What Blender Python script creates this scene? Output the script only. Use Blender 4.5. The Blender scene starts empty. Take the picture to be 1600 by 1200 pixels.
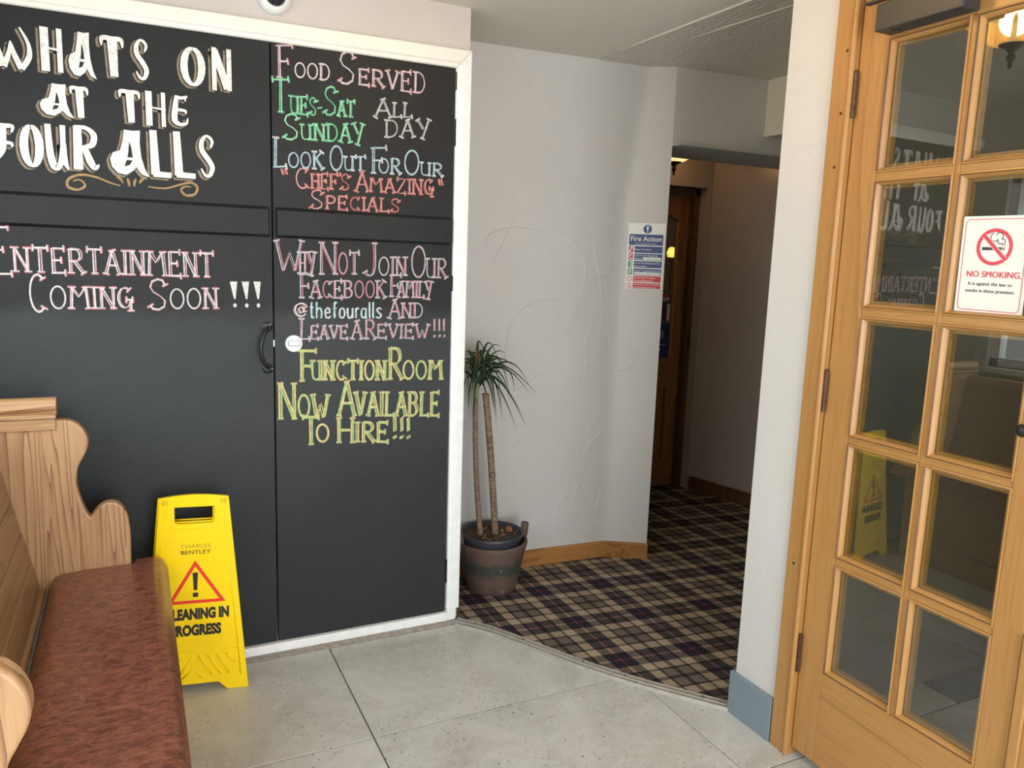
import bpy, bmesh, math, random
from mathutils import Vector, Matrix

# ------------------------------------------------------------------ camera, world, lights, exposure
scene = bpy.context.scene
COL = scene.collection
cam_data = bpy.data.cameras.new('camera')
cam = bpy.data.objects.new('camera', cam_data)
COL.objects.link(cam)
cam_data.sensor_width = 36.0
cam_data.lens = 1202.0 / 1600.0 * 36.0
cam_data.clip_start = 0.02
cx, cy, cz = ((0.897579, -0.439508, 0.03442), (-0.038166, -0.15525, -0.987138), (0.439198, 0.88472, -0.156124))   # image right, image down, forward in world axes
cam.matrix_world = Matrix(((cx[0], -cy[0], -cz[0], 0.0),
                           (cx[1], -cy[1], -cz[1], 0.0),
                           (cx[2], -cy[2], -cz[2], 1.5),
                           (0, 0, 0, 1)))
scene.camera = cam

world = bpy.data.worlds.new('sky')
scene.world = world
world.use_nodes = True
bg = world.node_tree.nodes['Background']
bg.inputs[0].default_value = (0.86, 0.93, 1.0, 1)
bg.inputs[1].default_value = 2.2


def area(name, loc, look, sx, sy, power, color, portal=False):
    d = bpy.data.lights.new(name, 'AREA')
    d.shape = 'RECTANGLE'
    d.size, d.size_y = sx, sy
    d.energy = power
    d.color = color
    o = bpy.data.objects.new(name, d)
    o.location = loc
    o.rotation_euler = (Vector(look) - Vector(loc)).to_track_quat('-Z', 'Y').to_euler()
    if portal:
        d.cycles.is_portal = True
    COL.objects.link(o)
    return o


def point(name, loc, power, color, r):
    d = bpy.data.lights.new(name, 'POINT')
    d.energy = power
    d.color = color
    d.shadow_soft_size = r
    o = bpy.data.objects.new(name, d)
    o.location = loc
    COL.objects.link(o)
    return o


# daylight falling in through the open entrance behind the camera and the window over the pew
area('entrance_daylight', (0.75, -1.75, 1.35), (0.75, 1.0, 0.9), 1.7, 2.2, 86.0, (0.93, 0.97, 1.0))
area('window_daylight', (-0.80, 1.5, 1.55), (1.0, 1.7, 0.5), 2.0, 1.0, 36.0, (0.90, 0.95, 1.0))
# bulbs of the two ceiling lamps
point('hall_bulb', (1.0, 1.70, 2.34), 17.0, (1.0, 0.84, 0.62), 0.045)
point('corridor_bulb', (2.905, 3.80, 2.20), 2.2, (1.0, 0.66, 0.34), 0.03)
# added fill brightening the lobby behind the glazed doors; bar light beyond the corridor door
point('lobby_fill', (2.9, 0.2, 2.2), 6.0, (1.0, 0.8, 0.55), 0.08)
point('bar_bulb', (3.0, 5.0, 2.0), 2.5, (1.0, 0.62, 0.3), 0.06)

vs = scene.view_settings
vs.view_transform = 'Standard'
vs.look = 'None'
vs.exposure = 0.0
vs.gamma = 1.0
vs.use_curve_mapping = False
try:
    scene.cycles.use_denoising = True
except Exception:
    pass

# ------------------------------------------------------------------ material helpers


def new_mat(name):
    m = bpy.data.materials.new(name)
    m.use_nodes = True
    nt = m.node_tree
    return m, nt, nt.nodes['Principled BSDF']


def N(nt, typ, **kw):
    n = nt.nodes.new(typ)
    for k, v in kw.items():
        if k in n.inputs:
            n.inputs[k].default_value = v
        else:
            setattr(n, k, v)
    return n


def math_node(nt, op, a, b=None, c=None):
    n = nt.nodes.new('ShaderNodeMath')
    n.operation = op
    for i, v in enumerate((a, b, c)):
        if v is None:
            continue
        if isinstance(v, (int, float)):
            n.inputs[i].default_value = v
        else:
            nt.links.new(v, n.inputs[i])
    return n.outputs[0]


def mix_col(nt, fac, a, b, blend='MIX'):
    n = nt.nodes.new('ShaderNodeMix')
    n.data_type = 'RGBA'
    n.blend_type = blend
    for sock, v in ((n.inputs[0], fac), (n.inputs[6], a), (n.inputs[7], b)):
        if isinstance(v, (int, float)):
            sock.default_value = v
        elif isinstance(v, tuple):
            sock.default_value = (v[0], v[1], v[2], 1)
        else:
            nt.links.new(v, sock)
    return n.outputs[2]


def coords(nt, scale=(1, 1, 1), kind='Object', rot=(0, 0, 0)):
    tc = nt.nodes.new('ShaderNodeTexCoord')
    mp = nt.nodes.new('ShaderNodeMapping')
    mp.inputs['Scale'].default_value = scale
    mp.inputs['Rotation'].default_value = rot
    nt.links.new(tc.outputs[kind], mp.inputs[0])
    return mp.outputs[0]


def noise(nt, vec, scale, detail=4, rough=0.6, dist=0.0):
    n = N(nt, 'ShaderNodeTexNoise', Scale=scale, Detail=detail, Roughness=rough, Distortion=dist)
    nt.links.new(vec, n.inputs['Vector'])
    return n.outputs['Fac']


def ramp(nt, fac, stops, interp='LINEAR'):
    r = nt.nodes.new('ShaderNodeValToRGB')
    r.color_ramp.interpolation = interp
    e = r.color_ramp.elements
    while len(e) > 1:
        e.remove(e[-1])
    e[0].position = stops[0][0]
    e[0].color = tuple(stops[0][1]) + (1,)
    for p, c in stops[1:]:
        q = e.new(p)
        q.color = tuple(c) + (1,)
    nt.links.new(fac, r.inputs[0])
    return r.outputs[0]


def bump(nt, bsdf, h, strength=0.3, dist=0.01):
    b = N(nt, 'ShaderNodeBump', Strength=strength, Distance=dist)
    nt.links.new(h, b.inputs['Height'])
    nt.links.new(b.outputs[0], bsdf.inputs['Normal'])
    return b


def plain(name, col, rough=0.5, metal=0.0, var=0.12, nscale=30.0, bmp=0.0, spec=None, coat=0.0):
    m, nt, b = new_mat(name)
    f = noise(nt, coords(nt), nscale)
    dark = tuple(c * (1 - var) for c in col)
    lite = tuple(min(1, c * (1 + var)) for c in col)
    c = ramp(nt, f, [(0.3, dark), (0.7, lite)])
    nt.links.new(c, b.inputs['Base Color'])
    b.inputs['Roughness'].default_value = rough
    b.inputs['Metallic'].default_value = metal
    b.inputs['Coat Weight'].default_value = coat
    if spec is not None:
        b.inputs['Specular IOR Level'].default_value = spec
    if bmp:
        bump(nt, b, f, bmp, 0.004)
    return m


def wood(name, light, mid, dark, axis='Z', rough=0.4, ring=9.0, coat=0.0, dirt=0.0, fine=1.0, contrast=1.0):
    """grain running along the given axis"""
    m, nt, b = new_mat(name)
    st = 0.055
    sc = {'X': (st, 1, 1), 'Y': (1, st, 1), 'Z': (1, 1, st)}[axis]
    v = coords(nt, sc)
    n1 = noise(nt, v, 7.0, 3, 0.55, 0.5)
    rings = math_node(nt, 'FRACT', math_node(nt, 'MULTIPLY', n1, ring))
    rings = math_node(nt, 'POWER', rings, 2.2)
    n2 = noise(nt, v, 120.0 * fine, 3, 0.6)
    n3 = noise(nt, coords(nt), 3.0, 3, 0.5)
    c = mix_col(nt, math_node(nt, 'MULTIPLY', rings, contrast), light, mid)
    c = mix_col(nt, math_node(nt, 'MULTIPLY', math_node(nt, 'SUBTRACT', n2, 0.45), 3.4), c, mid)
    k = math_node(nt, 'MULTIPLY', math_node(nt, 'POWER', rings, 4.0), 0.75 * contrast)
    c = mix_col(nt, k, c, dark)
    c = mix_col(nt, math_node(nt, 'MULTIPLY', n3, 0.35), c, mid)
    if dirt:
        sp = noise(nt, coords(nt), 45.0, 5, 0.7)
        spr = ramp(nt, sp, [(0.66, (0, 0, 0)), (0.74, (1, 1, 1))])
        c = mix_col(nt, math_node(nt, 'MULTIPLY', spr, dirt), c, dark)
    nt.links.new(c, b.inputs['Base Color'])
    b.inputs['Roughness'].default_value = rough
    b.inputs['Coat Weight'].default_value = coat
    b.inputs['Coat Roughness'].default_value = 0.25
    bump(nt, b, n2, 0.10, 0.002)
    return m


def painted_wall(name, col, rough=0.6, blotch=0.05, bmp=0.35, swirl=False):
    m, nt, b = new_mat(name)
    v = coords(nt)
    n1 = noise(nt, v, 2.2, 4, 0.6)
    n2 = noise(nt, v, 14.0, 6, 0.65, 0.8)
    c = ramp(nt, n1, [(0.3, tuple(x * (1 - blotch) for x in col)), (0.7, col)])
    scr = noise(nt, coords(nt, (3, 3, 9), rot=(0.3, 0.2, 0.4)), 9.0, 6, 0.75, 1.5)
    s = ramp(nt, scr, [(0.70, (0, 0, 0)), (0.78, (1, 1, 1))])
    c = mix_col(nt, math_node(nt, 'MULTIPLY', s, 0.22), c, tuple(x * 0.6 for x in col))
    nt.links.new(c, b.inputs['Base Color'])
    b.inputs['Roughness'].default_value = rough
    h = n2
    if swirl:
        w = N(nt, 'ShaderNodeTexWave', Scale=9.0, Distortion=14.0, Detail=3.0)
        w.inputs['Detail Scale'].default_value = 1.4
        nt.links.new(v, w.inputs['Vector'])
        h = math_node(nt, 'ADD', n2, math_node(nt, 'MULTIPLY', w.outputs['Fac'], 0.6))
    bump(nt, b, h, bmp, 0.006)
    return m


M = {}
M['wall'] = painted_wall('wall_paint', (0.60, 0.585, 0.56), 0.45)
M['wall_pink'] = painted_wall('pink_white_paint', (0.60, 0.55, 0.515), 0.55, bmp=0.12)
M['wall_pier'] = painted_wall('off_white_paint', (0.66, 0.645, 0.625), 0.5, bmp=0.2)
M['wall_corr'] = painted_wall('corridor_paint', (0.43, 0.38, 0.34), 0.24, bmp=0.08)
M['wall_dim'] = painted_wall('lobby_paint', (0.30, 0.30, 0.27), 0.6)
M['ceiling'] = painted_wall('ceiling_paint', (0.72, 0.68, 0.58), 0.5, bmp=0.12)
M['ceiling_swirl'] = painted_wall('ceiling_artex', (0.66, 0.62, 0.53), 0.4, bmp=0.32, swirl=True)
M['soffit'] = painted_wall('soffit_paint', (0.74, 0.68, 0.52), 0.6, bmp=0.1)
M['cream'] = plain('cream_gloss', (0.86, 0.83, 0.74), 0.32, var=0.04, nscale=8)
M['white_gloss'] = plain('white_gloss', (0.86, 0.87, 0.86), 0.3, var=0.05, nscale=25)
M['blue_grey'] = plain('blue_grey_paint', (0.20, 0.26, 0.30), 0.5, var=0.05, nscale=5)
M['reveal'] = plain('grey_reveal', (0.50, 0.50, 0.50), 0.6, var=0.05)

# chalkboard paint: charcoal with brushed, wiped patches
m, nt, b = new_mat('chalkboard_paint')
v = coords(nt)
n1 = noise(nt, v, 2.5, 5, 0.62, 0.6)
n2 = noise(nt, coords(nt, (0.5, 1, 9)), 22.0, 5, 0.7)
n3 = noise(nt, v, 90.0, 2, 0.5)
c = ramp(nt, n1, [(0.32, (0.012, 0.0125, 0.013)), (0.52, (0.017, 0.018, 0.019)), (0.68, (0.025, 0.028, 0.028))])
c = mix_col(nt, math_node(nt, 'MULTIPLY', n2, 0.35), c, (0.008, 0.009, 0.010))
# boards lighter below mid height, strongest in a band, weaker towards the foot
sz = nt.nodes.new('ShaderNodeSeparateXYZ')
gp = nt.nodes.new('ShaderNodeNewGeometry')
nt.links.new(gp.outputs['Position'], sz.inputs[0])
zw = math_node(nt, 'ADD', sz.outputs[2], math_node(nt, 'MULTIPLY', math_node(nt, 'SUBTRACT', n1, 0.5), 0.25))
low_tone = ramp(nt, math_node(nt, 'DIVIDE', zw, 2.4), [(0.0, (0.35,) * 3), (0.25, (0.45,) * 3), (0.40, (1, 1, 1)), (0.525, (1, 1, 1)), (0.555, (0, 0, 0))])
c = mix_col(nt, math_node(nt, 'MULTIPLY', math_node(nt, 'MULTIPLY', low_tone, 0.75), math_node(nt, 'ADD', n2, 0.35)), c, (0.046, 0.054, 0.055))
sp = ramp(nt, n3, [(0.78, (0, 0, 0)), (0.82, (1, 1, 1))])
c = mix_col(nt, math_node(nt, 'MULTIPLY', sp, 0.3), c, (0.2, 0.2, 0.2))
nt.links.new(c, b.inputs['Base Color'])
nt.links.new(ramp(nt, n1, [(0.3, (0.50,) * 3), (0.7, (0.62,) * 3)]), b.inputs['Roughness'])
b.inputs['Specular IOR Level'].default_value = 0.28
bump(nt, b, n2, 0.18, 0.002)
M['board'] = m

# honey pine of the glazed doors, stripped pine of the pew, dark oak skirting and corridor door
HP = ((0.47, 0.25, 0.080), (0.385, 0.185, 0.051), (0.20, 0.08, 0.022))
for ax in 'XYZ':
    M['pine' + ax] = wood('honey_pine_' + ax, *HP, axis=ax, rough=0.34, ring=3.0, coat=0.08, dirt=0.35, contrast=0.45)
PP = ((0.50, 0.305, 0.150), (0.36, 0.188, 0.082), (0.13, 0.055, 0.024))
for ax in 'XYZ':
    M['pew' + ax] = wood('stripped_pine_' + ax, *PP, axis=ax, rough=0.42, ring=15.0, coat=0.08, contrast=1.3, dirt=0.2)
BP = ((0.36, 0.215, 0.10), (0.27, 0.15, 0.066), (0.14, 0.065, 0.026))
M['pewback'] = wood('waxed_pine_back', *BP, axis='Y', rough=0.36, ring=7.0)
M['oakX'] = wood('oak_skirting', (0.42, 0.20, 0.06), (0.33, 0.14, 0.04), (0.17, 0.065, 0.02), axis='X', rough=0.35, ring=6.0)
M['oakZ'] = wood('varnished_oak_door', (0.34, 0.16, 0.05), (0.26, 0.115, 0.035), (0.12, 0.045, 0.015), axis='Z', rough=0.35, ring=6.0)
M['oak_dark'] = wood('dark_oak_frame', (0.14, 0.065, 0.03), (0.10, 0.045, 0.02), (0.05, 0.02, 0.01), axis='Z', rough=0.4)

# leather
m, nt, b = new_mat('brown_leather')
v = coords(nt, (1, 0.8, 1))
n1 = noise(nt, v, 5.0, 4, 0.6, 0.4)
n2 = noise(nt, coords(nt, (0.7, 1.5, 1)), 46.0, 5, 0.7, 0.8)
n3 = noise(nt, v, 300.0, 2, 0.5)
c = ramp(nt, n2, [(0.38, (0.095, 0.026, 0.016)), (0.5, (0.215, 0.062, 0.034)), (0.62, (0.30, 0.105, 0.060))])
c = mix_col(nt, math_node(nt, 'MULTIPLY', n1, 0.4), c, (0.16, 0.070, 0.042))
nt.links.new(c, b.inputs['Base Color'])
b.inputs['Roughness'].default_value = 0.34
b.inputs['Coat Weight'].default_value = 0.35
b.inputs['Coat Roughness'].default_value = 0.22
bump(nt, b, math_node(nt, 'ADD', n3, math_node(nt, 'MULTIPLY', n1, 3)), 0.12, 0.002)
M['leather'] = m
M['leather_back'] = plain('grey_dust_piping', (0.14, 0.12, 0.11), 0.9, var=0.5, nscale=120)

# stone floor tiles
m, nt, b = new_mat('stone_tile')
oi = nt.nodes.new('ShaderNodeObjectInfo')
tc = nt.nodes.new('ShaderNodeTexCoord')
va = nt.nodes.new('ShaderNodeVectorMath'); va.operation = 'ADD'
nt.links.new(tc.outputs['Object'], va.inputs[0])
vm = nt.nodes.new('ShaderNodeVectorMath'); vm.operation = 'SCALE'
nt.links.new(oi.outputs['Location'], vm.inputs[0]); vm.inputs['Scale'].default_value = 1.7
nt.links.new(vm.outputs[0], va.inputs[1])
v = va.outputs[0]
n1 = noise(nt, v, 2.6, 6, 0.68, 0.7)
n2 = noise(nt, v, 26.0, 5, 0.7)
n3 = noise(nt, v, 95.0, 2, 0.4)
n4 = noise(nt, v, 5.0, 5, 0.65, 2.2)
c = ramp(nt, n1, [(0.34, (0.41, 0.40, 0.365)), (0.5, (0.51, 0.50, 0.465)), (0.66, (0.60, 0.59, 0.56))])
n2r = ramp(nt, n2, [(0.42, (0, 0, 0)), (0.62, (1, 1, 1))])
c = mix_col(nt, math_node(nt, 'MULTIPLY', n2r, 0.28), c, (0.66, 0.65, 0.61))
veins = ramp(nt, math_node(nt, 'ABSOLUTE', math_node(nt, 'SUBTRACT', n4, 0.5)), [(0.0, (1, 1, 1)), (0.018, (0, 0, 0))])
c = mix_col(nt, math_node(nt, 'MULTIPLY', math_node(nt, 'MULTIPLY', veins, n2), 0.55), c, (0.62, 0.61, 0.57))
pits = ramp(nt, n3, [(0.67, (0, 0, 0)), (0.685, (1, 1, 1))])
gate = ramp(nt, noise(nt, v, 4.0, 2, 0.5), [(0.42, (0, 0, 0)), (0.55, (1, 1, 1))])
c = mix_col(nt, math_node(nt, 'MULTIPLY', math_node(nt, 'MULTIPLY', pits, gate), 0.8), c, (0.06, 0.055, 0.05))
nt.links.new(c, b.inputs['Base Color'])
b.inputs['Roughness'].default_value = 0.38
bump(nt, b, n2, 0.06, 0.003)
M['tile'] = m
M['grout'] = plain('dark_grout', (0.045, 0.042, 0.04), 0.9)
M['slate_strip'] = plain('grey_stone_strip', (0.33, 0.29, 0.25), 0.6, var=0.25, nscale=40)

# tartan carpet
m, nt, b = new_mat('tartan_carpet')
tc = nt.nodes.new('ShaderNodeTexCoord')
sx = nt.nodes.new('ShaderNodeSeparateXYZ')
nt.links.new(tc.outputs['Object'], sx.inputs[0])
u = math_node(nt, 'DIVIDE', math_node(nt, 'SUBTRACT', sx.outputs[0], 1.635), 0.314)
vv = math_node(nt, 'DIVIDE', math_node(nt, 'ADD', math_node(nt, 'SUBTRACT', sx.outputs[1], 2.603),
                                      math_node(nt, 'MULTIPLY', math_node(nt, 'SUBTRACT', sx.outputs[0], 1.635), 0.11)), 0.336)
NAVY = (0.014, 0.014, 0.026); PINK = (0.22, 0.055, 0.085); BEIGE = (0.48, 0.37, 0.25); GREIGE = (0.17, 0.135, 0.105); BLK = (0.010, 0.010, 0.014)
stops = [(0.0, PINK), (0.035, NAVY), (0.29, BLK), (0.315, BEIGE), (0.585, BLK), (0.655, GREIGE), (0.935, BLK)]


def sett(t):
    d = math_node(nt, 'MULTIPLY', math_node(nt, 'PINGPONG', math_node(nt, 'ADD', t, 100.0), 0.5), 2.0)
    return ramp(nt, d, stops, 'CONSTANT')


cu, cv = sett(u), sett(vv)
tw = math_node(nt, 'FRACT', math_node(nt, 'MULTIPLY', math_node(nt, 'ADD', math_node(nt, 'MULTIPLY', u, 0.55), vv), 25.0))
tw = math_node(nt, 'GREATER_THAN', tw, 0.5)
c = mix_col(nt, tw, cu, cv)
dk = mix_col(nt, 1.0, cu, cv, 'DARKEN')
bw = nt.nodes.new('ShaderNodeRGBToBW')
nt.links.new(dk, bw.inputs[0])
c = mix_col(nt, 0.4, c, mix_col(nt, 1.0, cu, cv, 'LIGHTEN'))
twc = mix_col(nt, 0.42, mix_col(nt, tw, cu, cv), dk)
c = mix_col(nt, math_node(nt, 'LESS_THAN', bw.outputs[0], 0.04), c, twc)
fz = noise(nt, tc.outputs['Object'], 260.0, 2, 0.6)
c = mix_col(nt, math_node(nt, 'MULTIPLY', fz, 0.35), c, (0.06, 0.05, 0.048))
nt.links.new(c, b.inputs['Base Color'])
b.inputs['Roughness'].default_value = 0.95
b.inputs['Specular IOR Level'].default_value = 0.15
bump(nt, b, math_node(nt, 'ADD', fz, math_node(nt, 'MULTIPLY', tw, 0.4)), 0.5, 0.003)
M['carpet'] = m

M['alu'] = plain('worn_aluminium', (0.40, 0.38, 0.34), 0.5, metal=0.4, var=0.15, nscale=25)
M['yellow'] = plain('yellow_plastic', (0.97, 0.67, 0.0), 0.33, var=0.02, nscale=6)
M['sign_red'] = plain('red_print', (0.80, 0.035, 0.02), 0.4, var=0.02)
M['sign_black'] = plain('black_print', (0.02, 0.018, 0.016), 0.4, var=0.02)
M['olive_print'] = plain('thin_grey_print', (0.28, 0.22, 0.02), 0.4, var=0.02)
M['sign_white'] = plain('white_sticker', (0.82, 0.83, 0.78), 0.4, var=0.02)
M['print_pinkred'] = plain('crimson_print', (0.72, 0.06, 0.08), 0.4, var=0.02)
M['print_dark'] = plain('charcoal_print', (0.04, 0.04, 0.045), 0.4, var=0.02)
M['fs_blue'] = plain('safety_blue', (0.012, 0.045, 0.19), 0.4, var=0.03)
M['fs_red'] = plain('safety_red', (0.55, 0.01, 0.02), 0.4, var=0.03)
M['fs_green'] = plain('safety_green', (0.01, 0.22, 0.06), 0.4, var=0.03)
M['black_metal'] = plain('black_iron', (0.018, 0.018, 0.018), 0.4, metal=0.3, var=0.2)
M['closer'] = plain('graphite_casing', (0.035, 0.037, 0.036), 0.45, var=0.05)
M['pine_groove'] = wood('grimy_pine_groove', (0.17, 0.075, 0.022), (0.13, 0.055, 0.017), (0.06, 0.025, 0.01), axis='Z', rough=0.5)
M['bronze'] = plain('aged_bronze', (0.11, 0.06, 0.035), 0.45, metal=0.7, var=0.3, nscale=80)
M['steel'] = plain('steel_screw', (0.55, 0.53, 0.5), 0.35, metal=0.9)
M['white_plastic'] = plain('white_plastic', (0.82, 0.82, 0.80), 0.35, var=0.02)
M['lens'] = plain('dark_lens', (0.02, 0.02, 0.03), 0.12, var=0.1)
M['silver'] = plain('satin_silver', (0.42, 0.42, 0.43), 0.35, metal=0.6, var=0.2, nscale=60)
M['soil'] = plain('potting_soil', (0.06, 0.042, 0.028), 0.95, var=0.7, nscale=90, bmp=0.6)
M['pot_inner'] = plain('slate_plastic_pot', (0.040, 0.045, 0.058), 0.4, var=0.05)

# weathered clay with a painted dark green band
m, nt, b = new_mat('weathered_terracotta')
tc = nt.nodes.new('ShaderNodeTexCoord')
sx = nt.nodes.new('ShaderNodeSeparateXYZ')
nt.links.new(tc.outputs['Object'], sx.inputs[0])
n1 = noise(nt, tc.outputs['Object'], 22.0, 5, 0.7, 0.5)
n2 = noise(nt, tc.outputs['Object'], 9.0, 4, 0.6)
zz = math_node(nt, 'ADD', sx.outputs[2], math_node(nt, 'MULTIPLY', math_node(nt, 'SUBTRACT', n1, 0.5), 0.10))
band = ramp(nt, math_node(nt, 'MULTIPLY', math_node(nt, 'ABSOLUTE', math_node(nt, 'SUBTRACT', zz, 0.125)), 20.0), [(0.45, (1, 1, 1)), (0.85, (0, 0, 0))])
c = ramp(nt, n2, [(0.35, (0.075, 0.054, 0.042)), (0.52, (0.125, 0.075, 0.054)), (0.66, (0.10, 0.078, 0.064))])
c = mix_col(nt, math_node(nt, 'MULTIPLY', band, 0.85), c, (0.036, 0.042, 0.036))
n3 = noise(nt, tc.outputs['Object'], 28.0, 2, 0.5)
c = mix_col(nt, ramp(nt, n3, [(0.68, (0, 0, 0)), (0.74, (0.7, 0.7, 0.7))]), c, (0.26, 0.25, 0.21))
nt.links.new(c, b.inputs['Base Color'])
b.inputs['Roughness'].default_value = 0.7
bump(nt, b, n1, 0.3, 0.004)
M['clay'] = m

# cane stem with rings
m, nt, b = new_mat('ringed_cane')
v = coords(nt, (7, 7, 15))
n1 = noise(nt, v, 5.0, 5, 0.75, 0.6)
c = ramp(nt, n1, [(0.33, (0.12, 0.075, 0.05)), (0.5, (0.22, 0.145, 0.10)), (0.70, (0.36, 0.28, 0.20))])
nt.links.new(c, b.inputs['Base Color'])
b.inputs['Roughness'].default_value = 0.8
bump(nt, b, n1, 0.5, 0.004)
M['cane'] = m
M['cane_top'] = plain('young_green_stem', (0.20, 0.22, 0.10), 0.6, var=0.3)

m, nt, b = new_mat('dragon_leaf')
v = coords(nt)
n1 = noise(nt, v, 9.0, 3, 0.6)
c = ramp(nt, n1, [(0.3, (0.020, 0.045, 0.022)), (0.6, (0.035, 0.075, 0.028)), (0.8, (0.09, 0.14, 0.04))])
nt.links.new(c, b.inputs['Base Color'])
b.inputs['Roughness'].default_value = 0.4
M['leaf'] = m
M['leaf_dry'] = plain('dry_leaf', (0.28, 0.12, 0.06), 0.6, var=0.4, nscale=20)

# window and door glass: clear, with Fresnel mirror sheen on the face towards the light
m = bpy.data.materials.new('clear_glass'); m.use_nodes = True
nt = m.node_tree; nt.nodes.clear()
out = nt.nodes.new('ShaderNodeOutputMaterial')
tr = N(nt, 'ShaderNodeBsdfTransparent'); tr.inputs[0].default_value = (0.90, 0.93, 0.90, 1)
gl = N(nt, 'ShaderNodeBsdfGlossy', Roughness=0.0); gl.inputs[0].default_value = (1, 1, 1, 1)
fr = N(nt, 'ShaderNodeFresnel', IOR=1.52)
geo = nt.nodes.new('ShaderNodeNewGeometry')
fac = math_node(nt, 'MULTIPLY', math_node(nt, 'MULTIPLY', fr.outputs[0], 2.6), math_node(nt, 'SUBTRACT', 1.0, geo.outputs['Backfacing']))
mx = nt.nodes.new('ShaderNodeMixShader')
nt.links.new(fac, mx.inputs[0]); nt.links.new(tr.outputs[0], mx.inputs[1]); nt.links.new(gl.outputs[0], mx.inputs[2])
nt.links.new(mx.outputs[0], out.inputs[0])
M['glass'] = m


def emit(name, col, st, clear=0.0):
    m = bpy.data.materials.new(name); m.use_nodes = True
    b = m.node_tree.nodes['Principled BSDF']
    nt = m.node_tree
    b.inputs['Base Color'].default_value = (*col, 1)
    b.inputs['Emission Color'].default_value = (*col, 1)
    lw = N(nt, 'ShaderNodeLayerWeight', Blend=0.4)
    s = math_node(nt, 'MULTIPLY', math_node(nt, 'SUBTRACT', 1.15, lw.outputs['Facing']), st)
    nt.links.new(s, b.inputs['Emission Strength'])
    if clear:
        tr = N(nt, 'ShaderNodeBsdfTransparent'); tr.inputs[0].default_value = (1.0, 0.74, 0.36, 1)
        mx = nt.nodes.new('ShaderNodeMixShader'); mx.inputs[0].default_value = clear
        nt.links.new(b.outputs[0], mx.inputs[1]); nt.links.new(tr.outputs[0], mx.inputs[2])
        nt.links.new(mx.outputs[0], nt.nodes['Material Output'].inputs[0])
    return m


M['lampglass'] = emit('lit_lamp_glass', (1.0, 0.62, 0.16), 5.0, 0.4)
M['lampglass_dim'] = emit('lit_corridor_glass', (1.0, 0.74, 0.40), 1.8, 0.4)
M['amber'] = emit('amber_light', (1.0, 0.75, 0.12), 1.5)

CHALK = {'white': (0.78, 0.76, 0.75), 'pink': (0.66, 0.20, 0.24), 'rose': (0.72, 0.42, 0.46), 'green': (0.13, 0.62, 0.27),
         'mint': (0.42, 0.74, 0.55), 'sky': (0.40, 0.60, 0.70), 'paleblue': (0.50, 0.62, 0.68), 'red': (0.60, 0.13, 0.12), 'salmon': (0.72, 0.42, 0.38),
         'yellow': (0.78, 0.62, 0.28), 'orange': (0.70, 0.40, 0.22), 'grey': (0.50, 0.52, 0.52), 'tan': (0.33, 0.245, 0.155),
         'cream': (0.84, 0.81, 0.74), 'gold': (0.45, 0.29, 0.12), 'cyan': (0.42, 0.72, 0.74), 'lilac': (0.42, 0.40, 0.58), 'lime': (0.45, 0.62, 0.25)}
for k, col in CHALK.items():
    M['chalk_' + k] = plain('chalk_' + k, tuple(0.80 * q if k not in ('cream',) else q for q in col), 0.85, var=0.28, nscale=60)

# ------------------------------------------------------------------ geometry helpers
WLOC = {}


def wloc(o):
    return WLOC.get(o.name, Vector((0, 0, 0))) if o else Vector((0, 0, 0))


def obj(name, verts, faces, mat, parent=None, bevel=0.0, smooth=False, seg=2, mats=None, fmat=None, origin=None):
    """one mesh object; vertices are given in world metres, the origin is placed at `origin` (or the parent's)"""
    me = bpy.data.meshes.new(name)
    pl = wloc(parent)
    org = Vector(origin) if origin is not None else (pl if parent else Vector((0, 0, 0)))
    me.from_pydata([tuple(Vector(v) - org) for v in verts], [], faces)
    bm = bmesh.new(); bm.from_mesh(me)
    bmesh.ops.recalc_face_normals(bm, faces=bm.faces)
    bm.to_mesh(me); bm.free()
    for mm in (mats or [mat]):
        me.materials.append(M[mm] if isinstance(mm, str) else mm)
    if fmat:
        for p, i in zip(me.polygons, fmat):
            p.material_index = i
    if smooth:
        for p in me.polygons:
            p.use_smooth = True
    o = bpy.data.objects.new(name, me)
    COL.objects.link(o)
    if parent:
        o.parent = parent
    o.location = org - pl
    WLOC[o.name] = org
    if bevel:
        bv = o.modifiers.new('bevel', 'BEVEL')
        bv.width = bevel; bv.segments = seg; bv.limit_method = 'ANGLE'; bv.angle_limit = math.radians(40)
        if smooth is False and seg > 1:
            for p in me.polygons:
                p.use_smooth = True
            wn = o.modifiers.new('normals', 'WEIGHTED_NORMAL')
            wn.keep_sharp = True
    return o


def boxes(lst):
    V, F = [], []
    for x0, x1, y0, y1, z0, z1 in lst:
        n = len(V)
        V += [(x0, y0, z0), (x1, y0, z0), (x1, y1, z0), (x0, y1, z0), (x0, y0, z1), (x1, y0, z1), (x1, y1, z1), (x0, y1, z1)]
        F += [tuple(n + i for i in f) for f in ((0, 3, 2, 1), (4, 5, 6, 7), (0, 1, 5, 4), (1, 2, 6, 5), (2, 3, 7, 6), (3, 0, 4, 7))]
    return V, F


def box(name, b, mat, parent=None, bevel=0.0, **kw):
    V, F = boxes([b])
    return obj(name, V, F, mat, parent, bevel, **kw)


def prism(poly, z0, z1):
    n = len(poly)
    V = [(x, y, z0) for x, y in poly] + [(x, y, z1) for x, y in poly]
    F = [tuple(range(n))[::-1], tuple(range(n, 2 * n))] + [(i, (i + 1) % n, n + (i + 1) % n, n + i) for i in range(n)]
    return V, F


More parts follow.
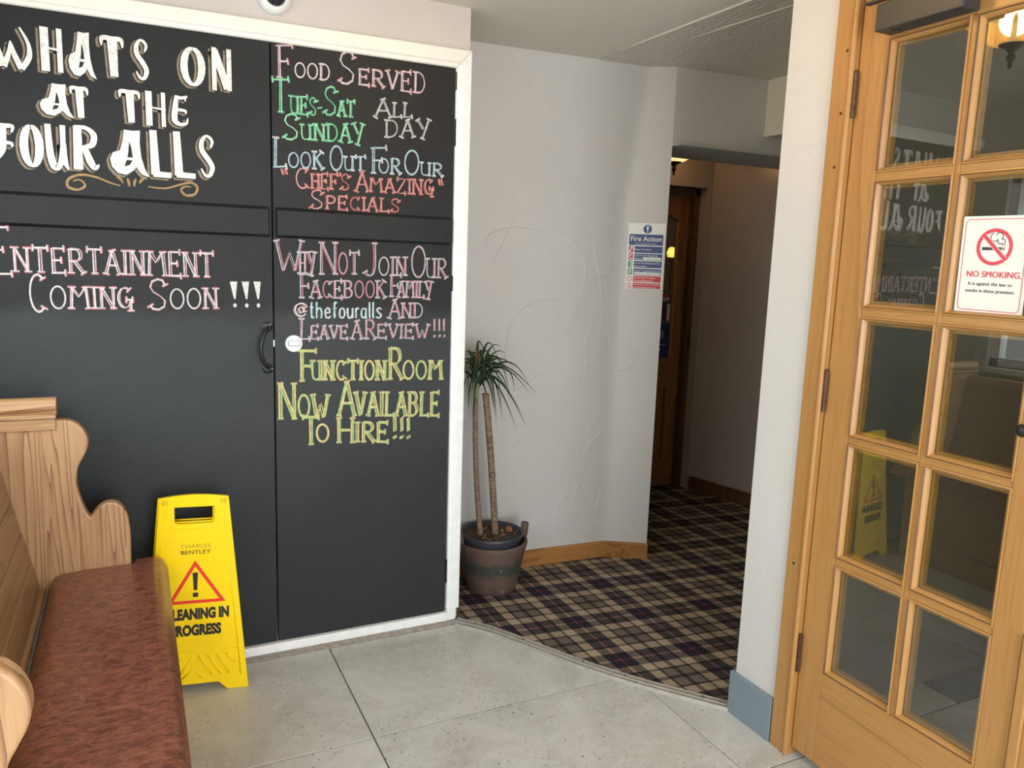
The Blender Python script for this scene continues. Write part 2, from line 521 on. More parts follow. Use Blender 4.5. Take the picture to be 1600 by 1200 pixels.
def lathe(c, prof, seg=32):
    V, F = [], []
    for r, z in prof:
        for i in range(seg):
            a = 2 * math.pi * i / seg
            V.append((c[0] + r * math.cos(a), c[1] + r * math.sin(a), c[2] + z))
    for k in range(len(prof) - 1):
        for i in range(seg):
            j = (i + 1) % seg
            F.append((k * seg + i, k * seg + j, (k + 1) * seg + j, (k + 1) * seg + i))
    F.append(tuple(range(seg))[::-1])
    F.append(tuple(range((len(prof) - 1) * seg, len(prof) * seg)))
    return V, F


def lathe_axis(c, prof, axis, seg=24):
    """profile (radius, height) turned about an arbitrary axis direction"""
    V, F = lathe((0, 0, 0), prof, seg)
    q = Vector((0, 0, 1)).rotation_difference(Vector(axis))
    return [tuple(q @ Vector(v) + Vector(c)) for v in V], F


def tube(pts, radii, seg=10, flat=1.0):
    pts = [Vector(p) for p in pts]
    if isinstance(radii, (int, float)):
        radii = [radii] * len(pts)
    V, F = [], []
    prev = None
    for i, p in enumerate(pts):
        t = (pts[min(i + 1, len(pts) - 1)] - pts[max(i - 1, 0)]).normalized()
        if prev is None:
            a = t.orthogonal().normalized()
        else:
            a = (prev - t * prev.dot(t)).normalized()
        prev = a
        b = t.cross(a)
        for k in range(seg):
            w = 2 * math.pi * k / seg
            V.append(tuple(p + (a * math.cos(w) + b * math.sin(w) * flat) * radii[i]))
    for i in range(len(pts) - 1):
        for k in range(seg):
            j = (k + 1) % seg
            F.append((i * seg + k, i * seg + j, (i + 1) * seg + j, (i + 1) * seg + k))
    F.append(tuple(range(seg))[::-1]); F.append(tuple(range((len(pts) - 1) * seg, len(pts) * seg)))
    return V, F


def join(*parts):
    V, F = [], []
    for v, f in parts:
        n = len(V)
        V += list(v); F += [tuple(i + n for i in q) for q in f]
    return V, F


def tag(o, label=None, cat=None, group=None, kind=None):
    if label: o['label'] = label
    if cat: o['category'] = cat
    if group: o['group'] = group
    if kind: o['kind'] = kind
    return o


def thing(name, label, cat, loc, group=None, kind=None):
    o = bpy.data.objects.new(name, None)
    o.empty_display_size = 0.05
    COL.objects.link(o)
    o.location = loc
    WLOC[o.name] = Vector(loc)
    return tag(o, label, cat, group, kind)


def shape2d(name, outer, holes, thick, frame, mat, parent=None, bevel=0.0, smooth=False):
    """filled outline with holes, extruded; frame(u, v, w) maps to world"""
    cu = bpy.data.curves.new(name, 'CURVE')
    cu.dimensions = '2D'; cu.fill_mode = 'BOTH'
    cu.extrude = max(thick / 2 - bevel, 0.0001)
    cu.bevel_depth = bevel; cu.bevel_resolution = 2
    if bevel:
        cu.offset = -bevel
    for ring in [outer] + holes:
        sp = cu.splines.new('POLY')
        sp.points.add(len(ring) - 1)
        for p, q in zip(sp.points, ring):
            p.co = (q[0], q[1], 0, 1)
        sp.use_cyclic_u = True
    tmp = bpy.data.objects.new('tmp', cu)
    me = bpy.data.meshes.new_from_object(tmp)
    V = [frame(v.co.x, v.co.y, v.co.z) for v in me.vertices]
    F = [tuple(p.vertices) for p in me.polygons]
    bpy.data.objects.remove(tmp); bpy.data.curves.remove(cu); bpy.data.meshes.remove(me)
    # weld
    o = obj(name, V, F, mat, parent, smooth=smooth)
    bm = bmesh.new(); bm.from_mesh(o.data)
    bmesh.ops.remove_doubles(bm, verts=bm.verts, dist=0.00005)
    bmesh.ops.recalc_face_normals(bm, faces=bm.faces)
    bm.to_mesh(o.data); bm.free()
    return o


class Plane:
    """a flat printing surface: u to the right, v up, w out of the surface (metres)"""

    def __init__(s, o, xa, ya):
        s.o = Vector(o); s.x = Vector(xa).normalized(); s.y = Vector(ya).normalized(); s.n = s.x.cross(s.y)
        s.lay = 0

    def P(s, u, v, w=0.0):
        return tuple(s.o + s.x * u + s.y * v + s.n * w)

    def flat(s, polys, w):
        V, F = [], []
        for p in polys:
            n = len(V)
            V += [s.P(a, b, w) for a, b in p]
            F.append(tuple(range(n, n + len(p))))
        return V, F

    def ribbon(s, pts, width, w):
        """stroke of constant or per-point width"""
        if isinstance(width, (int, float)):
            width = [width] * len(pts)
        V, F = [], []
        for i, (a, b) in enumerate(pts):
            a0, b0 = pts[max(i - 1, 0)]; a1, b1 = pts[min(i + 1, len(pts) - 1)]
            dx, dy = a1 - a0, b1 - b0
            L = math.hypot(dx, dy) or 1
            nx, ny = -dy / L * width[i] / 2, dx / L * width[i] / 2
            V += [s.P(a + nx, b + ny, w), s.P(a - nx, b - ny, w)]
        for i in range(len(pts) - 1):
            F.append((2 * i, 2 * i + 1, 2 * i + 3, 2 * i + 2))
        return V, F

    def text(s, body, u, v, h, width=None, bold=0.0, w=0.0006, align='LEFT', shear=0.0):
        """body set with cap height h, left/centre at u, baseline v; squeezed to `width` when given"""
        cu = bpy.data.curves.new('t', 'FONT')
        cu.body = body; cu.size = 1.0; cu.offset = bold; cu.shear = shear
        cu.resolution_u = 3
        tmp = bpy.data.objects.new('t', cu)
        me = bpy.data.meshes.new_from_object(tmp)
        xs = [q.co.x for q in me.vertices]
        x0, x1 = min(xs), max(xs)
        sv = h / 0.73
        su = (width / (x1 - x0)) if width else sv
        tot = (x1 - x0) * su
        off = u - x0 * su - (tot / 2 if align == 'CENTER' else 0)
        V = [s.P(off + q.co.x * su, v + q.co.y * sv, w) for q in me.vertices]
        F = [tuple(p.vertices) for p in me.polygons]
        bpy.data.objects.remove(tmp); bpy.data.curves.remove(cu); bpy.data.meshes.remove(me)
        return V, F


def arc(cx_, cy_, r, a0, a1, n=10, ry=None):
    ry = ry or r
    return [(cx_ + r * math.cos(math.radians(a0 + (a1 - a0) * i / n)), cy_ + ry * math.sin(math.radians(a0 + (a1 - a0) * i / n))) for i in range(n + 1)]


def rrect(u0, v0, u1, v1, r, n=5):
    return arc(u1 - r, v1 - r, r, 0, 90, n) + arc(u0 + r, v1 - r, r, 90, 180, n) + arc(u0 + r, v0 + r, r, 180, 270, n) + arc(u1 - r, v0 + r, r, 270, 360, n)


def catmull(pts, n=6):
    out = []
    P = [pts[0]] + list(pts) + [pts[-1]]
    for i in range(1, len(P) - 2):
        p0, p1, p2, p3 = [Vector(q) for q in P[i - 1:i + 3]]
        for k in range(n):
            t = k / n
            out.append(tuple(0.5 * ((2 * p1) + (p2 - p0) * t + (2 * p0 - 5 * p1 + 4 * p2 - p3) * t * t + (3 * p1 - p0 - 3 * p2 + p3) * t ** 3)))
    out.append(tuple(Vector(P[-2])))
    return out
LETTERING = {
 'R': [
  ('F', 0.4697, 2.0953, 0.5274, 2.1028, 0.1037, 0.1046, 'p'),
  ('OOD', 0.5296, 2.1052, 0.6574, 2.1090, 0.0462, 0.0535, 'p'),
  ('S', 0.6845, 2.1017, 0.7464, 2.1096, 0.1073, 0.1082, 'p'),
  ('ERVED', 0.7510, 2.1102, 1.0119, 2.1070, 0.0500, 0.0746, 'p'),
  ('T', 0.4554, 1.9805, 0.5133, 1.9870, 0.1069, 0.1078, 'g'),
  ('UES', 0.5133, 1.9849, 0.6099, 1.9849, 0.0551, 0.0603, 'g'),
  ('-', 0.6099, 1.9849, 0.6278, 1.9869, 0.0603, 0.0605, 'g'),
  ('S', 0.6323, 1.9895, 0.6799, 1.9948, 0.0970, 0.0977, 'g'),
  ('AT', 0.6799, 1.9926, 0.7444, 1.9953, 0.0501, 0.0528, 'g'),
  ('A', 0.8150, 2.0031, 0.8774, 2.0099, 0.0622, 0.0628, 'w'),
  ('LL', 0.8798, 2.0102, 0.9608, 2.0191, 0.0494, 0.0499, 'w'),
  ('S', 0.4928, 1.8931, 0.5473, 1.8985, 0.0853, 0.0860, 'g'),
  ('UNDAY', 0.5474, 1.9006, 0.7775, 1.9075, 0.0474, 0.0692, 'g'),
  ('DAY', 0.8490, 1.9370, 1.0324, 1.9552, 0.0585, 0.0624, 'w'),
  ('L', 0.4572, 1.7976, 0.5026, 1.8014, 0.0985, 0.0992, 'b'),
  ('OOK', 0.5048, 1.8016, 0.6316, 1.8055, 0.0476, 0.0596, 'b'),
  ('O', 0.6521, 1.8027, 0.7005, 1.8067, 0.0840, 0.0846, 'b'),
  ('UT', 0.7005, 1.8067, 0.7851, 1.8135, 0.0469, 0.0475, 'b'),
  ('F', 0.7995, 1.8056, 0.8623, 1.8106, 0.0882, 0.0890, 'b'),
  ('OR', 0.8283, 1.8079, 0.9189, 1.8105, 0.0501, 0.0554, 'b'),
  ('O', 0.9289, 1.8090, 0.9891, 1.8138, 0.0877, 0.0884, 'b'),
  ('UR', 0.9891, 1.8138, 1.0869, 1.8144, 0.0443, 0.0473, 'b'),
  ('"', 0.4847, 1.7522, 0.5043, 1.7537, 0.0434, 0.0435, 'r'),
  ('C', 0.5304, 1.7316, 0.5794, 1.7351, 0.0678, 0.0683, 'r'),
  ('HEF', 0.5839, 1.7354, 0.6842, 1.7381, 0.0486, 0.0538, 'r'),
  ("'", 0.6819, 1.7379, 0.6958, 1.7389, 0.0583, 0.0584, 'r'),
  ('S', 0.6912, 1.7363, 0.7262, 1.7388, 0.0561, 0.0564, 'r'),
  ('A', 0.7451, 1.7356, 0.7950, 1.7391, 0.0702, 0.0707, 'r'),
  ('MAZING', 0.7950, 1.7391, 1.0494, 1.7426, 0.0457, 0.0569, 'r'),
  ('"', 1.0647, 1.7556, 1.0855, 1.7570, 0.0475, 0.0476, 'r'),
  ('S', 0.5834, 1.6643, 0.6311, 1.6671, 0.0645, 0.0650, 'r'),
  ('PECIALS', 0.6311, 1.6671, 0.9181, 1.6704, 0.0449, 0.0492, 'r'),
  ('W', 0.4611, 1.4419, 0.5547, 1.4444, 0.1049, 0.1064, 'm'),
  ('HY', 0.5389, 1.4348, 0.6003, 1.4364, 0.0747, 0.0755, 'm'),
  ('N', 0.6141, 1.4344, 0.6793, 1.4360, 0.1121, 0.1132, 'm'),
  ('OT', 0.6793, 1.4360, 0.7627, 1.4380, 0.0764, 0.0774, 'm'),
  ('J', 0.7797, 1.4314, 0.8311, 1.4326, 0.1197, 0.1206, 'm'),
  ('OIN', 0.8310, 1.4350, 0.9464, 1.4377, 0.0664, 0.0675, 'm'),
  ('O', 0.9619, 1.4308, 1.0214, 1.4321, 0.1158, 0.1168, 'm'),
  ('UR', 1.0188, 1.4321, 1.1113, 1.4317, 0.0707, 0.0717, 'm'),
  ('F', 0.5404, 1.3480, 0.5883, 1.3486, 0.0846, 0.0852, 'm'),
  ('ACEBOOK', 0.5791, 1.3485, 0.8640, 1.3516, 0.0599, 0.0625, 'm'),
  ('F', 0.8765, 1.3566, 0.9245, 1.3572, 0.0794, 0.0800, 'm'),
  ('AMILY', 0.9093, 1.3546, 1.0491, 1.3537, 0.0581, 0.0618, 'm'),
  ('@', 0.5239, 1.2812, 0.5695, 1.2812, 0.0460, 0.0464, 'p'),
  ('thefouralls', 0.5763, 1.2742, 0.8522, 1.2741, 0.0580, 0.0605, 'c'),
  ('A', 0.8748, 1.2740, 0.9230, 1.2740, 0.0704, 0.0709, 'm'),
  ('ND', 0.9230, 1.2765, 1.0163, 1.2765, 0.0539, 0.0546, 'm'),
  ('L', 0.5413, 1.1975, 0.5781, 1.1970, 0.0744, 0.0749, 'm'),
  ('EAVE', 0.5781, 1.1993, 0.7198, 1.1976, 0.0469, 0.0479, 'm'),
  ('A', 0.7319, 1.1975, 0.7734, 1.1969, 0.0671, 0.0675, 'm'),
  ('R', 0.7832, 1.1968, 0.8253, 1.1963, 0.0701, 0.0705, 'm'),
  ('EVIEW', 0.8278, 1.1987, 1.0415, 1.1962, 0.0511, 0.0528, 'm'),
  ('!!!', 1.0521, 1.1986, 1.1112, 1.1979, 0.0729, 0.0735, 'm'),
  ('F', 0.5354, 1.0445, 0.6028, 1.0420, 0.1109, 0.1121, 'y'),
  ('UNCTION', 0.5795, 1.0477, 0.8694, 1.0372, 0.0690, 0.0722, 'y'),
  ('R', 0.8745, 1.0395, 0.9337, 1.0374, 0.1192, 0.1203, 'y'),
  ('OOM', 0.9311, 1.0375, 1.1013, 1.0315, 0.0703, 0.0721, 'y'),
  ('N', 0.4632, 0.9076, 0.5273, 0.9038, 0.1301, 0.1315, 'y'),
  ('OW', 0.5296, 0.9085, 0.6498, 0.9015, 0.0839, 0.0855, 'y'),
  ('A', 0.6812, 0.9071, 0.7473, 0.9033, 0.1297, 0.1310, 'y'),
  ('VAILABLE', 0.7423, 0.9036, 1.0908, 0.8836, 0.0891, 0.0939, 'y'),
  ('T', 0.5497, 0.8053, 0.6111, 0.8008, 0.1020, 0.1030, 'y'),
  ('O', 0.5993, 0.8115, 0.6471, 0.8080, 0.0661, 0.0666, 'y'),
  ('H', 0.6738, 0.8036, 0.7475, 0.7982, 0.0941, 0.0952, 'y'),
  ('IRE', 0.7426, 0.8010, 0.8820, 0.7909, 0.0751, 0.0768, 'y'),
  ('!!!', 0.8897, 0.8032, 0.9737, 0.7972, 0.0844, 0.0855, 'y'),
 ],
 'L': [
  ('E', -0.4028, 1.4095, -0.3266, 1.4114, 0.1405, 0.1424, 'p'),
  ('NTERTAINMENT', -0.3295, 1.4192, 0.2587, 1.4148, 0.0743, 0.0802, 'p'),
  ('C', -0.2907, 1.2948, -0.2422, 1.2949, 0.1157, 0.1167, 'p'),
  ('OMING', -0.2365, 1.3051, 0.0060, 1.3063, 0.0706, 0.0674, 'p'),
  ('S', 0.0500, 1.3022, 0.1085, 1.3025, 0.1017, 0.1027, 'p'),
  ('OON', 0.1106, 1.3068, 0.2686, 1.3076, 0.0643, 0.0704, 'p'),
  ('^^^', 0.2958, 1.3121, 0.4134, 1.3128, 0.0883, 0.0899, 'w'),
 ],
 'B': [
  ('W', -0.3517, 2.0170, -0.2359, 2.0328, 0.1280, 0.1306, 'W'),
  ('H', -0.2232, 2.0216, -0.1553, 2.0306, 0.1348, 0.1363, 'W'),
  ('A', -0.1474, 2.0185, -0.0723, 2.0284, 0.1367, 0.1385, 'W'),
  ('T', -0.0635, 2.0295, 0.0120, 2.0394, 0.1274, 0.1290, 'W'),
  ('S', 0.0280, 2.0299, 0.0835, 2.0371, 0.1295, 0.1306, 'W'),
  ('O', 0.1663, 2.0299, 0.2481, 2.0402, 0.1287, 0.1304, 'W'),
  ('N', 0.2556, 2.0250, 0.3340, 2.0347, 0.1428, 0.1445, 'W'),
  ('A', -0.2299, 1.8941, -0.1391, 1.9042, 0.0995, 0.1011, 'W'),
  ('T', -0.1516, 1.8951, -0.0938, 1.9015, 0.0990, 0.1000, 'W'),
  ('T', -0.0172, 1.8962, 0.0527, 1.9037, 0.1053, 0.1066, 'W'),
  ('H', 0.0579, 1.8923, 0.1278, 1.8997, 0.1127, 0.1140, 'W'),
  ('E', 0.1336, 1.9003, 0.1955, 1.9068, 0.1041, 0.1052, 'W'),
  ('F', -0.3677, 1.7496, -0.2973, 1.7557, 0.1153, 0.1168, 'W'),
  ('O', -0.2902, 1.7336, -0.2245, 1.7391, 0.1342, 0.1357, 'W'),
  ('U', -0.2265, 1.7331, -0.1522, 1.7392, 0.1414, 0.1433, 'W'),
  ('R', -0.1522, 1.7373, -0.0669, 1.7442, 0.1433, 0.1454, 'W'),
  ('A', -0.0457, 1.7320, 0.0674, 1.7410, 0.1461, 0.1489, 'W'),
  ('L', 0.0653, 1.7327, 0.1361, 1.7382, 0.1510, 0.1528, 'W'),
  ('L', 0.1341, 1.7360, 0.2106, 1.7419, 0.1507, 0.1526, 'W'),
  ('S', 0.2106, 1.7419, 0.2748, 1.7469, 0.1444, 0.1459, 'W'),
 ],
}
FLOURISH = [
  [(-0.0194, 1.6995), (-0.0485, 1.7070), (-0.0867, 1.7212), (-0.1294, 1.7257), (-0.1631, 1.7100), (-0.1666, 1.6861), (-0.1387, 1.6792), (-0.1190, 1.6933), (-0.1325, 1.7097), (-0.1516, 1.7046)],
  [(0.0608, 1.7026), (0.1119, 1.7008), (0.1539, 1.7149), (0.1911, 1.7249), (0.2104, 1.7107), (0.2007, 1.6876), (0.1740, 1.6835), (0.1603, 1.6987), (0.1722, 1.7107), (0.1907, 1.7109)],
  [(-0.0305, 1.7282), (-0.0185, 1.7211), (-0.0116, 1.7082)],
  [(0.0014, 1.7253), (0.0049, 1.7121), (0.0063, 1.6987)],
  [(0.0263, 1.7245), (0.0219, 1.7134), (0.0204, 1.6997)],
  [(0.0568, 1.7323), (0.0438, 1.7231), (0.0358, 1.7117)],
]
LEAVES = [((1.363, 3.080, 1.006), (1.286, 3.029, 1.119), (1.249, 2.998, 1.049)),
  ((1.363, 3.080, 1.006), (1.344, 3.054, 1.151), (1.383, 3.047, 1.081)),
  ((1.363, 3.080, 1.006), (1.378, 3.040, 1.144), (1.423, 3.019, 1.083)),
  ((1.363, 3.080, 1.006), (1.402, 3.058, 1.121), (1.457, 3.057, 1.126)),
  ((1.363, 3.080, 1.006), (1.419, 3.060, 1.098), (1.482, 3.060, 1.097)),
  ((1.363, 3.080, 1.006), (1.415, 3.015, 1.084), (1.487, 2.970, 1.046)),
  ((1.363, 3.080, 1.006), (1.460, 3.011, 1.069), (1.552, 2.962, 0.974)),
  ((1.363, 3.080, 1.006), (1.476, 3.077, 1.046), (1.663, 3.094, 0.904)),
  ((1.363, 3.080, 1.006), (1.470, 3.031, 1.038), (1.501, 3.001, 0.936)),
  ((1.363, 3.080, 1.006), (1.432, 3.029, 1.025), (1.475, 2.997, 0.900)),
  ((1.363, 3.080, 1.006), (1.437, 3.090, 0.988), (1.506, 3.119, 0.787)),
  ((1.363, 3.080, 1.006), (1.465, 3.048, 0.964), (1.586, 3.035, 0.761)),
  ((1.363, 3.080, 1.006), (1.448, 3.077, 0.960), (1.563, 3.094, 0.750)),
  ((1.363, 3.080, 1.006), (1.400, 3.048, 0.966), (1.420, 3.036, 0.853)),
  ((1.363, 3.080, 1.006), (1.339, 3.061, 0.938), (1.339, 3.062, 0.817)),
  ((1.363, 3.080, 1.006), (1.284, 3.022, 1.003), (1.255, 2.984, 0.913)),
  ((1.363, 3.080, 1.006), (1.314, 3.061, 1.039), (1.277, 3.062, 0.992)),
  ((1.363, 3.080, 1.006), (1.321, 3.079, 1.070), (1.296, 3.099, 1.076)),
  ((1.363, 3.080, 1.006), (1.380, 3.052, 1.052), (1.558, 3.044, 0.990)),
  ((1.363, 3.080, 1.006), (1.369, 3.069, 1.078), (1.335, 3.079, 1.120)),
  ((1.363, 3.080, 1.006), (1.317, 3.064, 0.967), (1.313, 3.067, 0.852)),
  ((1.363, 3.080, 1.006), (1.395, 3.015, 1.042), (1.517, 2.970, 0.860)),
  ((1.363, 3.080, 1.006), (1.382, 3.071, 0.964), (1.422, 3.081, 0.844)),
  ((1.363, 3.080, 1.006), (1.381, 3.057, 1.114), (1.419, 3.055, 1.051)),
  ((1.363, 3.080, 1.006), (1.323, 3.034, 1.084), (1.275, 3.008, 1.108)),
  ((1.363, 3.080, 1.006), (1.430, 3.012, 1.050), (1.569, 2.965, 0.921)),
  ]
def RIDGES(p1, p2):
    return [(p1, [(0.188, 2.348), (0.331, 2.330), (0.428, 2.258), (0.491, 2.158), (0.523, 2.047), (0.538, 1.952)], 0.0030),
            (p1, [(0.653, 2.317), (0.686, 2.225), (0.691, 2.130), (0.647, 2.009), (0.584, 1.917)], 0.0030),
            (p1, [(0.728, 2.383), (0.811, 2.335), (0.849, 2.272), (0.864, 2.117), (0.912, 2.022), (0.932, 1.983)], 0.0030),
            (p2, [(0.063, 2.385), (0.010, 2.355), (0.010, 2.296), (0.010, 2.221)], 0.0030),
            (p2, [(0.018, 2.277), (0.010, 2.227), (0.010, 2.158), (0.025, 2.078)], 0.0030),
            (p2, [(0.063, 2.049), (0.010, 1.977), (0.010, 1.926), (0.010, 1.855)], 0.0030),
            (p1, [(0.193, 2.191), (0.219, 2.148), (0.228, 2.094)], 0.0030),
            (p1, [(0.310, 2.056), (0.392, 2.096), (0.488, 2.110)], 0.0030),
            (p1, [(0.734, 1.958), (0.800, 1.923), (0.845, 1.847)], 0.0030),
            (p1, [(0.833, 2.241), (0.869, 2.137), (0.944, 1.979)], 0.0030),
            (p1, [(0.747, 0.791), (0.765, 0.918), (0.866, 1.044), (0.976, 1.090)], 0.0030),
            (p1, [(0.918, 0.143), (0.811, 0.392), (0.764, 0.262), (0.696, 0.167)], 0.0030),
            (p1, [(0.225, 0.813), (0.359, 0.854), (0.621, 1.001)], 0.0030),
            (p1, [(0.591, 1.654), (0.693, 1.629), (0.786, 1.512), (0.761, 1.327), (0.682, 1.172)], 0.0030),
            (p1, [(0.304, 1.526), (0.270, 1.610), (0.395, 1.659), (0.558, 1.647)], 0.0030),
            (p1, [(0.490, 0.895), (0.386, 1.022), (0.411, 1.233), (0.539, 1.324), (0.674, 1.326)], 0.0030),
            (p1, [(0.919, 1.361), (0.837, 1.234), (0.812, 1.045), (0.859, 0.851)], 0.0030),
            (p1, [(0.788, 0.494), (0.872, 0.621), (0.976, 0.712), (0.976, 0.721)], 0.0030),
            (p1, [(0.821, 0.222), (0.744, 0.297), (0.755, 0.430)], 0.0030),
            (p2, [(0.010, 2.388), (0.010, 2.300), (0.010, 2.183), (0.010, 2.064)], 0.0030),
            (p1, [(0.801, 0.592), (0.722, 0.366), (0.658, 0.205)], 0.0030),
            (p1, [(0.424, 1.733), (0.365, 1.615), (0.305, 1.497)], 0.0030),
            (p1, [(0.808, 1.421), (0.947, 1.486), (0.976, 1.615)], 0.0030),
            (p1, [(0.847, 1.847), (0.833, 1.605), (0.883, 1.360), (0.880, 1.108)], 0.0030),
            (p1, [(0.976, 0.780), (0.884, 0.736), (0.801, 0.592)], 0.0030),
            (p1, [(0.434, 0.615), (0.473, 0.645), (0.565, 0.719)], 0.0030),
            (p2, [(0.122, 1.048), (0.077, 0.997), (0.010, 0.977)], 0.0030),
            (p1, [(0.976, 0.445), (0.927, 0.314), (0.899, 0.145)], 0.0030),
            ]
# ------------------------------------------------------------------ hand lettering
def _a(*k):
    return arc(*k)


# skeleton strokes in a unit box: (points, serif at start, serif at end)
GLYPH = {
    'A': [([(0.05, 0), (0.5, 1)], 1, 0), ([(0.5, 1), (0.95, 0)], 1, 1), ([(0.22, 0.36), (0.78, 0.36)], 0, 0)],
    'B': [([(0.15, 0), (0.15, 1)], 1, 1), ([(0.1, 1), (0.5, 1)] + _a(0.5, 0.77, 0.3, 90, -90, 6, 0.23) + [(0.15, 0.54)], 0, 0), ([(0.5, 0.54)] + _a(0.5, 0.27, 0.38, 90, -90, 6, 0.27) + [(0.1, 0)], 0, 0)],
    'C': [(_a(0.55, 0.5, 0.45, 50, 310, 12, 0.5), 1, 1)],
    'D': [([(0.15, 0), (0.15, 1)], 1, 1), ([(0.05, 1), (0.4, 1)] + _a(0.4, 0.5, 0.52, 90, -90, 8, 0.5) + [(0.05, 0)], 0, 0)],
    'E': [([(0.15, 0), (0.15, 1)], 0, 0), ([(0.05, 1), (0.9, 1)], 0, 1), ([(0.15, 0.52), (0.7, 0.52)], 0, 1), ([(0.05, 0), (0.95, 0)], 0, 1)],
    'F': [([(0.2, 0), (0.2, 1)], 1, 0), ([(0.05, 1), (0.95, 1)], 0, 1), ([(0.2, 0.5), (0.7, 0.5)], 0, 1)],
    'G': [(_a(0.5, 0.52, 0.42, 50, 320, 12, 0.48) + [(0.85, 0.42)], 1, 0), ([(0.55, 0.42), (1.0, 0.42)], 1, 1), ([(0.85, 0.42), (0.85, -0.12)], 0, 1)],
    'H': [([(0.15, 0), (0.15, 1)], 1, 1), ([(0.85, 0), (0.85, 1)], 1, 1), ([(0.15, 0.5), (0.85, 0.5)], 0, 0)],
    'I': [([(0.5, 0), (0.5, 1)], 1, 1)],
    'J': [([(0.75, 1), (0.75, 0.3), (0.65, 0.08), (0.45, 0), (0.2, 0.03), (0.05, 0.12)], 1, 1)],
    'K': [([(0.15, 0), (0.15, 1)], 1, 1), ([(0.85, 1), (0.15, 0.45)], 1, 0), ([(0.35, 0.6), (0.95, 0)], 0, 1)],
    'L': [([(0.2, 1), (0.15, 0)], 1, 0), ([(0.05, 0), (0.95, 0.02)], 0, 1)],
    'M': [([(0.08, 0), (0.15, 1)], 1, 1), ([(0.15, 1), (0.5, 0.55), (0.85, 1)], 0, 0), ([(0.85, 1), (0.95, 0)], 1, 1)],
    'N': [([(0.12, 0), (0.12, 1)], 1, 1), ([(0.12, 1), (0.88, 0)], 0, 0), ([(0.88, 0), (0.88, 1)], 1, 1)],
    'O': [(_a(0.5, 0.5, 0.45, 90, 450, 18, 0.5), 0, 0)],
    'P': [([(0.2, 0), (0.2, 1)], 1, 0), ([(0.1, 1), (0.5, 1)] + _a(0.5, 0.72, 0.38, 90, -90, 7, 0.28) + [(0.2, 0.44)], 0, 0)],
    'R': [([(0.15, 0), (0.15, 1)], 1, 0), ([(0.05, 1), (0.5, 1)] + _a(0.5, 0.75, 0.32, 90, -90, 7, 0.25) + [(0.15, 0.5)], 0, 0), ([(0.4, 0.5), (0.95, 0)], 0, 1)],
    'S': [([(0.88, 0.80), (0.75, 0.96), (0.5, 1.0), (0.2, 0.92), (0.1, 0.74), (0.25, 0.58), (0.6, 0.45), (0.85, 0.3), (0.8, 0.1), (0.5, 0.0), (0.2, 0.03), (0.06, 0.14)], 1, 1)],
    'T': [([(0.5, 0), (0.5, 1)], 1, 0), ([(0.03, 1), (0.97, 1)], 1, 1)],
    'U': [([(0.12, 1), (0.12, 0.3), (0.25, 0.05), (0.5, 0), (0.75, 0.08), (0.86, 0.3)], 1, 0), ([(0.86, 1), (0.86, 0)], 1, 1)],
    'V': [([(0.08, 1), (0.5, 0)], 1, 0), ([(0.5, 0), (0.92, 1)], 0, 1)],
    'W': [([(0.03, 1), (0.28, 0)], 1, 0), ([(0.28, 0), (0.5, 0.6), (0.72, 0)], 0, 0), ([(0.72, 0), (0.97, 1)], 0, 1)],
    'Y': [([(0.08, 1), (0.5, 0.45)], 1, 0), ([(0.92, 1), (0.45, -0.1)], 1, 1)],
    'Z': [([(0.1, 1), (0.9, 1), (0.1, 0), (0.92, 0)], 1, 1)],
    '-': [([(0.1, 0.45), (0.9, 0.45)], 0, 0)],
    "'": [([(0.6, 1), (0.4, 0.78)], 0, 0)],
    '"': [([(0.05, 1), (0.35, 0.5)], 0, 0), ([(0.55, 1), (0.9, 0.5)], 0, 0)],
    '!': [([(0.45, 1), (0.55, 0.35)], 0, 0), (_a(0.55, 0.07, 0.10, 0, 360, 8, 0.05), 0, 0)],
    '@': [(_a(0.5, 0.5, 0.48, -40, -340, 14, 0.5), 0, 0), (_a(0.55, 0.5, 0.2, 0, 360, 10, 0.22), 0, 0), ([(0.75, 0.7), (0.76, 0.35), (0.95, 0.4)], 0, 0)],
    't': [([(0.4, 1), (0.4, 0.2), (0.55, 0.02), (0.85, 0.08)], 0, 0), ([(0.1, 0.68), (0.75, 0.68)], 0, 0)],
    'h': [([(0.15, 1), (0.15, 0)], 0, 0), ([(0.15, 0.45), (0.4, 0.62), (0.7, 0.58), (0.8, 0.4), (0.8, 0)], 0, 0)],
    'e': [([(0.15, 0.32), (0.8, 0.34), (0.75, 0.55), (0.5, 0.64), (0.2, 0.52), (0.12, 0.28), (0.3, 0.03), (0.6, 0.0), (0.88, 0.12)], 0, 0)],
    'f': [([(0.85, 0.92), (0.65, 1.0), (0.45, 0.88), (0.42, 0.0)], 0, 0), ([(0.15, 0.6), (0.75, 0.6)], 0, 0)],
    'o': [(_a(0.5, 0.31, 0.38, 90, 450, 12, 0.31), 0, 0)],
    'u': [([(0.12, 0.62), (0.14, 0.2), (0.35, 0.0), (0.65, 0.06), (0.82, 0.25)], 0, 0), ([(0.84, 0.62), (0.86, 0)], 0, 0)],
    'r': [([(0.25, 0.62), (0.25, 0)], 0, 0), ([(0.25, 0.4), (0.5, 0.62), (0.85, 0.56)], 0, 0)],
    'a': [(_a(0.45, 0.31, 0.34, 40, 340, 12, 0.31), 0, 0), ([(0.82, 0.62), (0.82, 0.1), (0.98, 0.0)], 0, 0)],
    'l': [([(0.45, 1), (0.45, 0.12), (0.7, 0.0)], 0, 0)],
    's': [([(0.82, 0.54), (0.5, 0.64), (0.2, 0.5), (0.5, 0.33), (0.82, 0.16), (0.5, 0.0), (0.12, 0.08)], 0, 0)],
}
